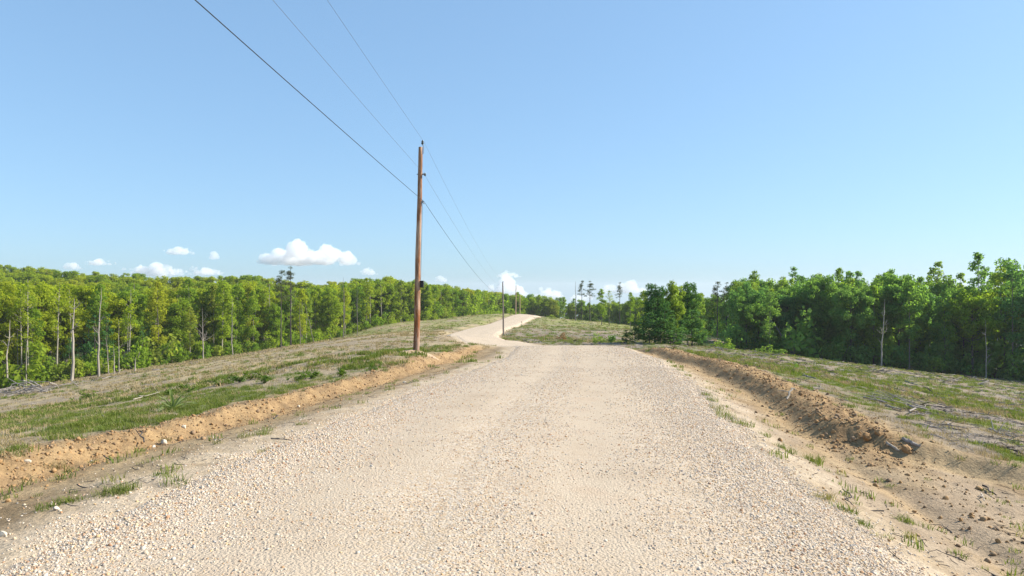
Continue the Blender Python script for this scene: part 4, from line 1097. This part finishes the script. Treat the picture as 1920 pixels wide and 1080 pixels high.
log(1505, 710, 1530, 715, .035, 'stick', 'small grey branch nearest the right berm top', 8, 'branch', 'fallen_branch', 1)
log(1855, 805, 1895, 822, .026, 'stick', 'grey branch near the right border of the field', 9, 'branch', 'fallen_branch', 3)
log(1580, 922, 1598, 950, .009, 'stick_dark', 'thin dark twig lying on the bare right strip', 10, 'twig', 'twig', 0, .03)
log(1843, 915, 1868, 930, .014, 'stick_dark', 'dark stick lying on the bare strip near the right border', 11, 'stick', 'stick', 1)
log(1840, 930, 1845, 942, .012, 'bark_pale', 'short pale stick below the dark one near the right border', 12, 'stick', 'stick')
log(270, 842, 262, 815, .012, 'stick_dark', 'thin dark twig stuck in the left clay bank', 13, 'twig', 'twig', 2, .1)
log(508, 828, 545, 832, .010, 'stick_dark', 'dark stick on the dirt at the left gravel edge', 14, 'stick', 'stick', 1)
log(250, 758, 310, 740, .011, 'bark_pale', 'long thin pale stick lying in the grass left of the yucca', 15, 'stick', 'stick', 1, .12)
log(225, 698, 256, 680, .09, 'bark_pale', 'pale fallen stick propped on the broken stump', 16, 'stick', 'stick', 0, .3)
log(395, 660, 425, 666, .06, 'bark_pale', 'grey fallen limb at the foot of the left treeline', 17, 'branch', 'fallen_branch', 2)

def pile(px, py, label, seed, n, L, m='stick'):
    d = ray_depth(px, py); x = (px-960)/F*d; rng = np.random.default_rng(900+seed); z = GH(x, d)
    t = thing('brush_pile', label, 'brush pile', (x, d, z))
    for i in range(n):
        c = np.array([rng.normal(0, L*.35), rng.normal(0, L*.25), 0]); a = rng.uniform(0, 3.14); l = L*rng.uniform(.3, .7); dv = np.array([math.cos(a)*l, math.sin(a)*l*.6, rng.normal(0, .12*L)])
        c[2] = abs(rng.normal(.1*L, .07*L))*(1-min(1, abs(c[0])/L)); mb = MB(); r = L*rng.uniform(.005, .013)
        mb.tube([c-dv*.5, c+rng.normal(0, .02*L, 3), c+dv*.5], [r, r*.9, r*.5], 5); part('branch', mb, M[m], t)
pile(48, 740, 'tangled grey brush pile at the left wood edge by the photo border', 1, 40, 5.0)
pile(690, 657, 'small pale heap of debris on the grass left of the pole', 2, 22, .8, 'bark_pale')
pile(1655, 748, 'scatter of grey sticks heaped in the middle of the right field', 3, 24, 1.0)
pile(1885, 815, 'loose heap of grey sticks by the right border', 4, 22, .9)

# ------------------------------------------------------------------ utility poles and lines
POLES = [(-4.64, 33.0), (-1.66, 133.0), (1.27, 233.0), (3.3, 285.0)]
def utility_pole(i, top, lean, m, label, r0, r1, full):
    x, y = POLES[i]; z = GH(x, y); h = top - z
    t = thing('utility_pole', label, 'utility pole', (x, y, z), 0, 'utility poles along the road')
    n = 26; zz = np.linspace(-.4, h, n); s = np.clip(zz/h, 0, 1); rng = np.random.default_rng(50+i)
    p = np.column_stack([lean*s, 0*s, zz]); p[:, :2] += np.cumsum(rng.normal(0, .004, (n, 2)), 0)
    mb = MB(); mb.tube(p, r0+(r1-r0)*s, 18 if full else 8, True, .05, rng); part('shaft', mb, M[m], t, full)
    at = lambda zr: np.array([lean*zr/h, 0, zr])
    def insul(c, s=1.0, mm='glaze'):
        mb = MB(); prof = [(0, .02), (.03, .055), (.06, .06), (.075, .035), (.10, .055), (.13, .05), (.15, .03), (.17, .035), (.185, .012)]
        mb.tube([(c[0], c[1], c[2]+a*s) for a, _ in prof], [b*s for _, b in prof], 12, True); return part('insulator', mb, M[mm], t, True)
    if full:
        # ridge pin and its insulator on the pole top, standing proud on the right
        mb = MB(); c = at(h); mb.box((c[0]+r1+.012, -.02, h-.12), (.012, .03, .2)); mb.tube([(c[0]+.06, -.02, h+.05), (c[0]+.06, -.02, h+.14)], .016, 8); part('pole_top_pin', mb, M['steel'], t)
        insul((c[0]+.06, -.02, h+.12), 1.15)
        # neutral bracket
        q = at(attach[1]-z); mb = MB(); mb.box((q[0]+r1+.06, -.03, q[2]), (.07, .03, .035)); part('bracket', mb, M['steel'], t); 
        o = insul((q[0]+r1+.12, -.03, q[2]-.09), .9)
        mb = MB(); mb.box((q[0]-r1-.03, -.03, q[2]), (.05, .022, .022)); part('bolt', mb, M['steel'], t)
        # cable clamp
        q = at(attach[2]-z); mb = MB(); mb.box((q[0]+r1+.03, -.04, q[2]-.02), (.05, .035, .06)); mb.tube([(q[0]+r1+.05, -.05, q[2]-.05), (q[0]+r1+.13, -.05, q[2]-.12)], .02, 7); part('cable_clamp', mb, M['steel'], t)
        # black terminal box on the right side
        q = at(EYE+(540-533)/F*33-z); rr = r0+(r1-r0)*q[2]/h
        bx = MB(); bx.box((q[0]+rr+.075, -.02, q[2]), (.07, .09, .155)); b = part('terminal_box', bx, M['black_plastic'], t)
        mb = MB(); mb.box((q[0]+rr+.075, -.02, q[2]+.162), (.078, .1, .012)); part('box_lid', mb, M['black_plastic'], b)
        mb = MB(); mb.tube([(q[0]+rr+.05, -.05, q[2]-.155), (q[0]+rr+.045, -.06, q[2]-.22)], .012, 6); part('conduit', mb, M['cable'], b)
        mb = MB(); mb.tube([(q[0]+rr+.012, -.04, q[2]+.2), (at(attach[2]-z)[0]+r1+.03, -.04, attach[2]-z-.1)], .008, 5); part('drop_cable', mb, M['cable'], t)
        # small number plate and ground wire staples
        mb = MB(); mb.box((at(1.7)[0]+.01, -(r0*.88+.006), 1.75), (.03, .003, .045)); part('tag_plate', mb, M['steel'], t)
    else:
        insul((lean, 0, h-.02), 1.3)
    return t, h, z
attach = [EYE+(540-270)/F*33, EYE+(540-327)/F*33, EYE+(540-378)/F*33]
t0 = EYE+(540-276)/F*33
utility_pole(0, t0, (790-780)/F*33, 'pole', 'tall reddish brown wooden pole with a black box, nearest on the left', .155, .10, True)
t1 = EYE+(540-529)/F*133; t2 = EYE+(540-536)/F*233; t3 = EYE+(540-552)/F*285
utility_pole(1, t1, -.1, 'pole_grey', 'grey wooden pole at the bend of the road beyond the crest', .17, .11, False)
utility_pole(2, t2, .1, 'pole_far', 'pale wooden pole standing at the top of the far road', .18, .12, False)
utility_pole(3, t3, .0, 'pole_far', 'shortest and farthest pale pole behind the top of the far road', .2, .15, False)
# dug soil round the first pole
def mound():
    x, y = POLES[0]; n = 40; rg = np.linspace(0, 1, 9); V = []; Fc = []; rng = np.random.default_rng(9)
    for i, r in enumerate(rg):
        for k in range(n):
            a = k*2*math.pi/n; rr = r*(.75+.25*math.sin(2*a+1)+.12*math.sin(5*a)); px_, py_ = x+math.cos(a)*rr*1.15, y+math.sin(a)*rr*.9-.1
            V.append((px_, py_, 0))
    V = np.array(V); V[:, 2] = ground_h(V[:, 0], V[:, 1]) + np.repeat(.17*(1-rg**1.5)-.03, n) + rng.normal(0, .012, len(V))
    c = np.array([x, y, GH(x, y)]); V -= c
    for i in range(8):
        for k in range(n): Fc.append((i*n+k, (i+1)*n+k, (i+1)*n+(k+1) % n, i*n+(k+1) % n))
    m, nt, out = mat('tan_subsoil'); nn = noise(nt, 9, 6, coord(nt)); principled(nt, out, ramp(nt, nn, [(.3, (.30,.20,.12)), (.7, (.46,.35,.24))]), .95, nn, .05, .8)
    tag(link('soil_mound', new_mesh('soil_mound', V, Fc, [m], True), None, tuple(c)), 'low mound of tan soil round the foot of the nearest pole', 'soil mound')
mound()

def span(a, b, sag, n=40):
    s = np.linspace(0, 1, n)[:, None]; p = np.array(a)*(1-s)+np.array(b)*s; p[:, 2] -= (4*sag*s*(1-s))[:, 0]; return p
def line(name, label, cat, drops, r, m, z0, sag0, sag):
    x0 = POLES[0]; pts = [(-7.6, -67.0, z0)]
    lean0 = (790-780)/F*33
    tops = [t0, t1, t2, t3]
    ox = (.16, .18, .16)[drops[0]]
    pts.append((POLES[0][0]+lean0*.95+ox*.9, 33.0, attach[drops[0]]+(.10 if drops[0] == 0 else 0)))
    for k in (1, 2, 3):
        x, y = POLES[k]; pts.append((x+.05, y, tops[k]+.15-drops[1]))
    P_ = [span(pts[0], pts[1], sag0)]
    for k in range(1, 4): P_.append(span(pts[k], pts[k+1], sag)[1:])
    p = np.vstack(P_); mb = MB(); mb.tube(p, r, 5, True)
    return tag(link(name, mb.mesh(name, M[m]), None, (0, 0, 0)), label, cat)
line('power_line', 'thin upper wire running from the pole top towards the far poles', 'wire', (0, 0), .0046, 'wire', attach[0]+4.2, .5, 1.1)
line('power_line', 'thin middle wire fixed below the pole top', 'wire', (1, 1.3), .0046, 'wire', attach[1]+3.6, .5, 1.1)
line('cable', 'thick dark lowest cable clamped to the pole below the two wires', 'cable', (2, 2.6), .010, 'cable', attach[2]+3.2, .5, 1.3)

# ------------------------------------------------------------------ clouds
def cloud_mat():
    m, nt, out = mat('cloud_vapour')
    v = N(nt, 'ShaderNodeVolumePrincipled'); v.inputs['Color'].default_value = (1, 1, 1, 1); v.inputs['Density'].default_value = .027
    v.inputs['Anisotropy'].default_value = .0
    nt.links.new(v.outputs[0], out.inputs['Volume']); return m
CM = cloud_mat()
def cloud(px, py, w, h, label, seed, dist=2600, n=None, flat=True):
    rng = np.random.default_rng(1200+seed); W = 1.12*w/F*dist; H = 1.08*h/F*dist
    n = n or int(26+w/2); ph = rng.uniform(0, 6.28, 2); lob = lambda u: .62+.38*math.sin(3.1*u+ph[0])*math.sin(6.3*u+ph[1])+.2; V = []; Fc = []; iv, jf = ico(2); k = 0
    for i in range(n):
        u = rng.uniform(-1, 1); r = H*(.09+.34*rng.random()**2.2)*(1-.55*abs(u)**2)
        c = np.array([u*(W/2-r), rng.normal(0, W*.12), rng.uniform(.0, 1)**1.3*(H-1.2*r)*(1-.8*u*u)*lob(u)+r*.4])
        V.append(iv*r*[1.15, 1.1, .9]+c); Fc.append(jf+k); k += len(iv)
    me = new_mesh('cloud', np.vstack(V), np.vstack(Fc))
    o = bpy.data.objects.new('tmp_cloud', me); COL.objects.link(o)
    rm = o.modifiers.new('r', 'REMESH'); rm.mode = 'VOXEL'; rm.voxel_size = max(H*.038, 1.2)
    sm = o.modifiers.new('s', 'SMOOTH'); sm.iterations = 2
    dg = bpy.context.evaluated_depsgraph_get(); me2 = bpy.data.meshes.new_from_object(o.evaluated_get(dg)); bpy.data.objects.remove(o)
    nv = len(me2.vertices); co = np.empty(nv*3, np.float32); me2.vertices.foreach_get('co', co); co = co.reshape(-1, 3)
    nr = np.empty(nv*3, np.float32); me2.vertices.foreach_get('normal', nr); nr = nr.reshape(-1, 3)
    d = fbm(co[:, 0]+co[:, 1]*.6, co[:, 2]+co[:, 1]*.5, H*.35, 5, seed, .7)*H*.20
    co = co+nr*d[:, None]
    if flat: co[:, 2] = np.where(co[:, 2] < 0, co[:, 2]*.35, co[:, 2])
    me2.vertices.foreach_set('co', co.astype(np.float32).ravel()); me2.materials.clear(); me2.materials.append(CM)
    me2.update(); me2.name = 'cloud'
    x, y, z = P(px, py+h/2, dist)
    return tag(link('cloud', me2, None, (x, y, z)), label, 'cloud')
for i, a in enumerate([
        (578, 474, 172, 44, 'largest white cloud, long and puffy, high left of the pole'),
        (334, 468, 54, 17, 'small oval white cloud left of the largest one'),
        (402, 478, 17, 16, 'tiny round cloud between the oval one and the largest'),
        (186, 489, 48, 16, 'thin faint cloud above the left hillside'),
        (290, 504, 90, 26, 'low white cloud peeping over the left hillside, left of two'),
        (380, 506, 66, 18, 'low white cloud peeping over the left hillside, right of two'),
        (135, 498, 32, 14, 'small cloud just over the trees at far left'),
        (692, 508, 34, 14, 'small low cloud over the trees left of the pole'),
        (826, 521, 24, 14, 'small low cloud over the trees right of the pole'),
        (948, 538, 76, 34, 'domed white cloud behind the second pole'),
        (953, 514, 46, 12, 'flat cloud hanging above the domed one behind the second pole'),
        (1028, 549, 56, 24, 'low white cloud over the far trees between the poles and the pines'),
        (1168, 536, 78, 26, 'bright white cloud above the lone far pine'),
        (1092, 556, 44, 20, 'low cloud behind the pair of far pines')]):
    cloud(*a, i)

# ------------------------------------------------------------------ thin spring haze over the valley
def haze():
    m, nt, out = mat('haze_air'); v = N(nt, 'ShaderNodeVolumePrincipled'); v.inputs['Color'].default_value = (.86, .93, 1, 1); v.inputs['Density'].default_value = .00013
    v.inputs['Anisotropy'].default_value = .2; nt.links.new(v.outputs[0], out.inputs['Volume'])
    mb = MB(); mb.box((0, 0, -67.5), (5100, 5100, 105)); o = link('haze', mb.mesh('haze', m)); tag(o, 'thin pale haze filling the air over the field and woods', None, None, 'stuff')
haze()
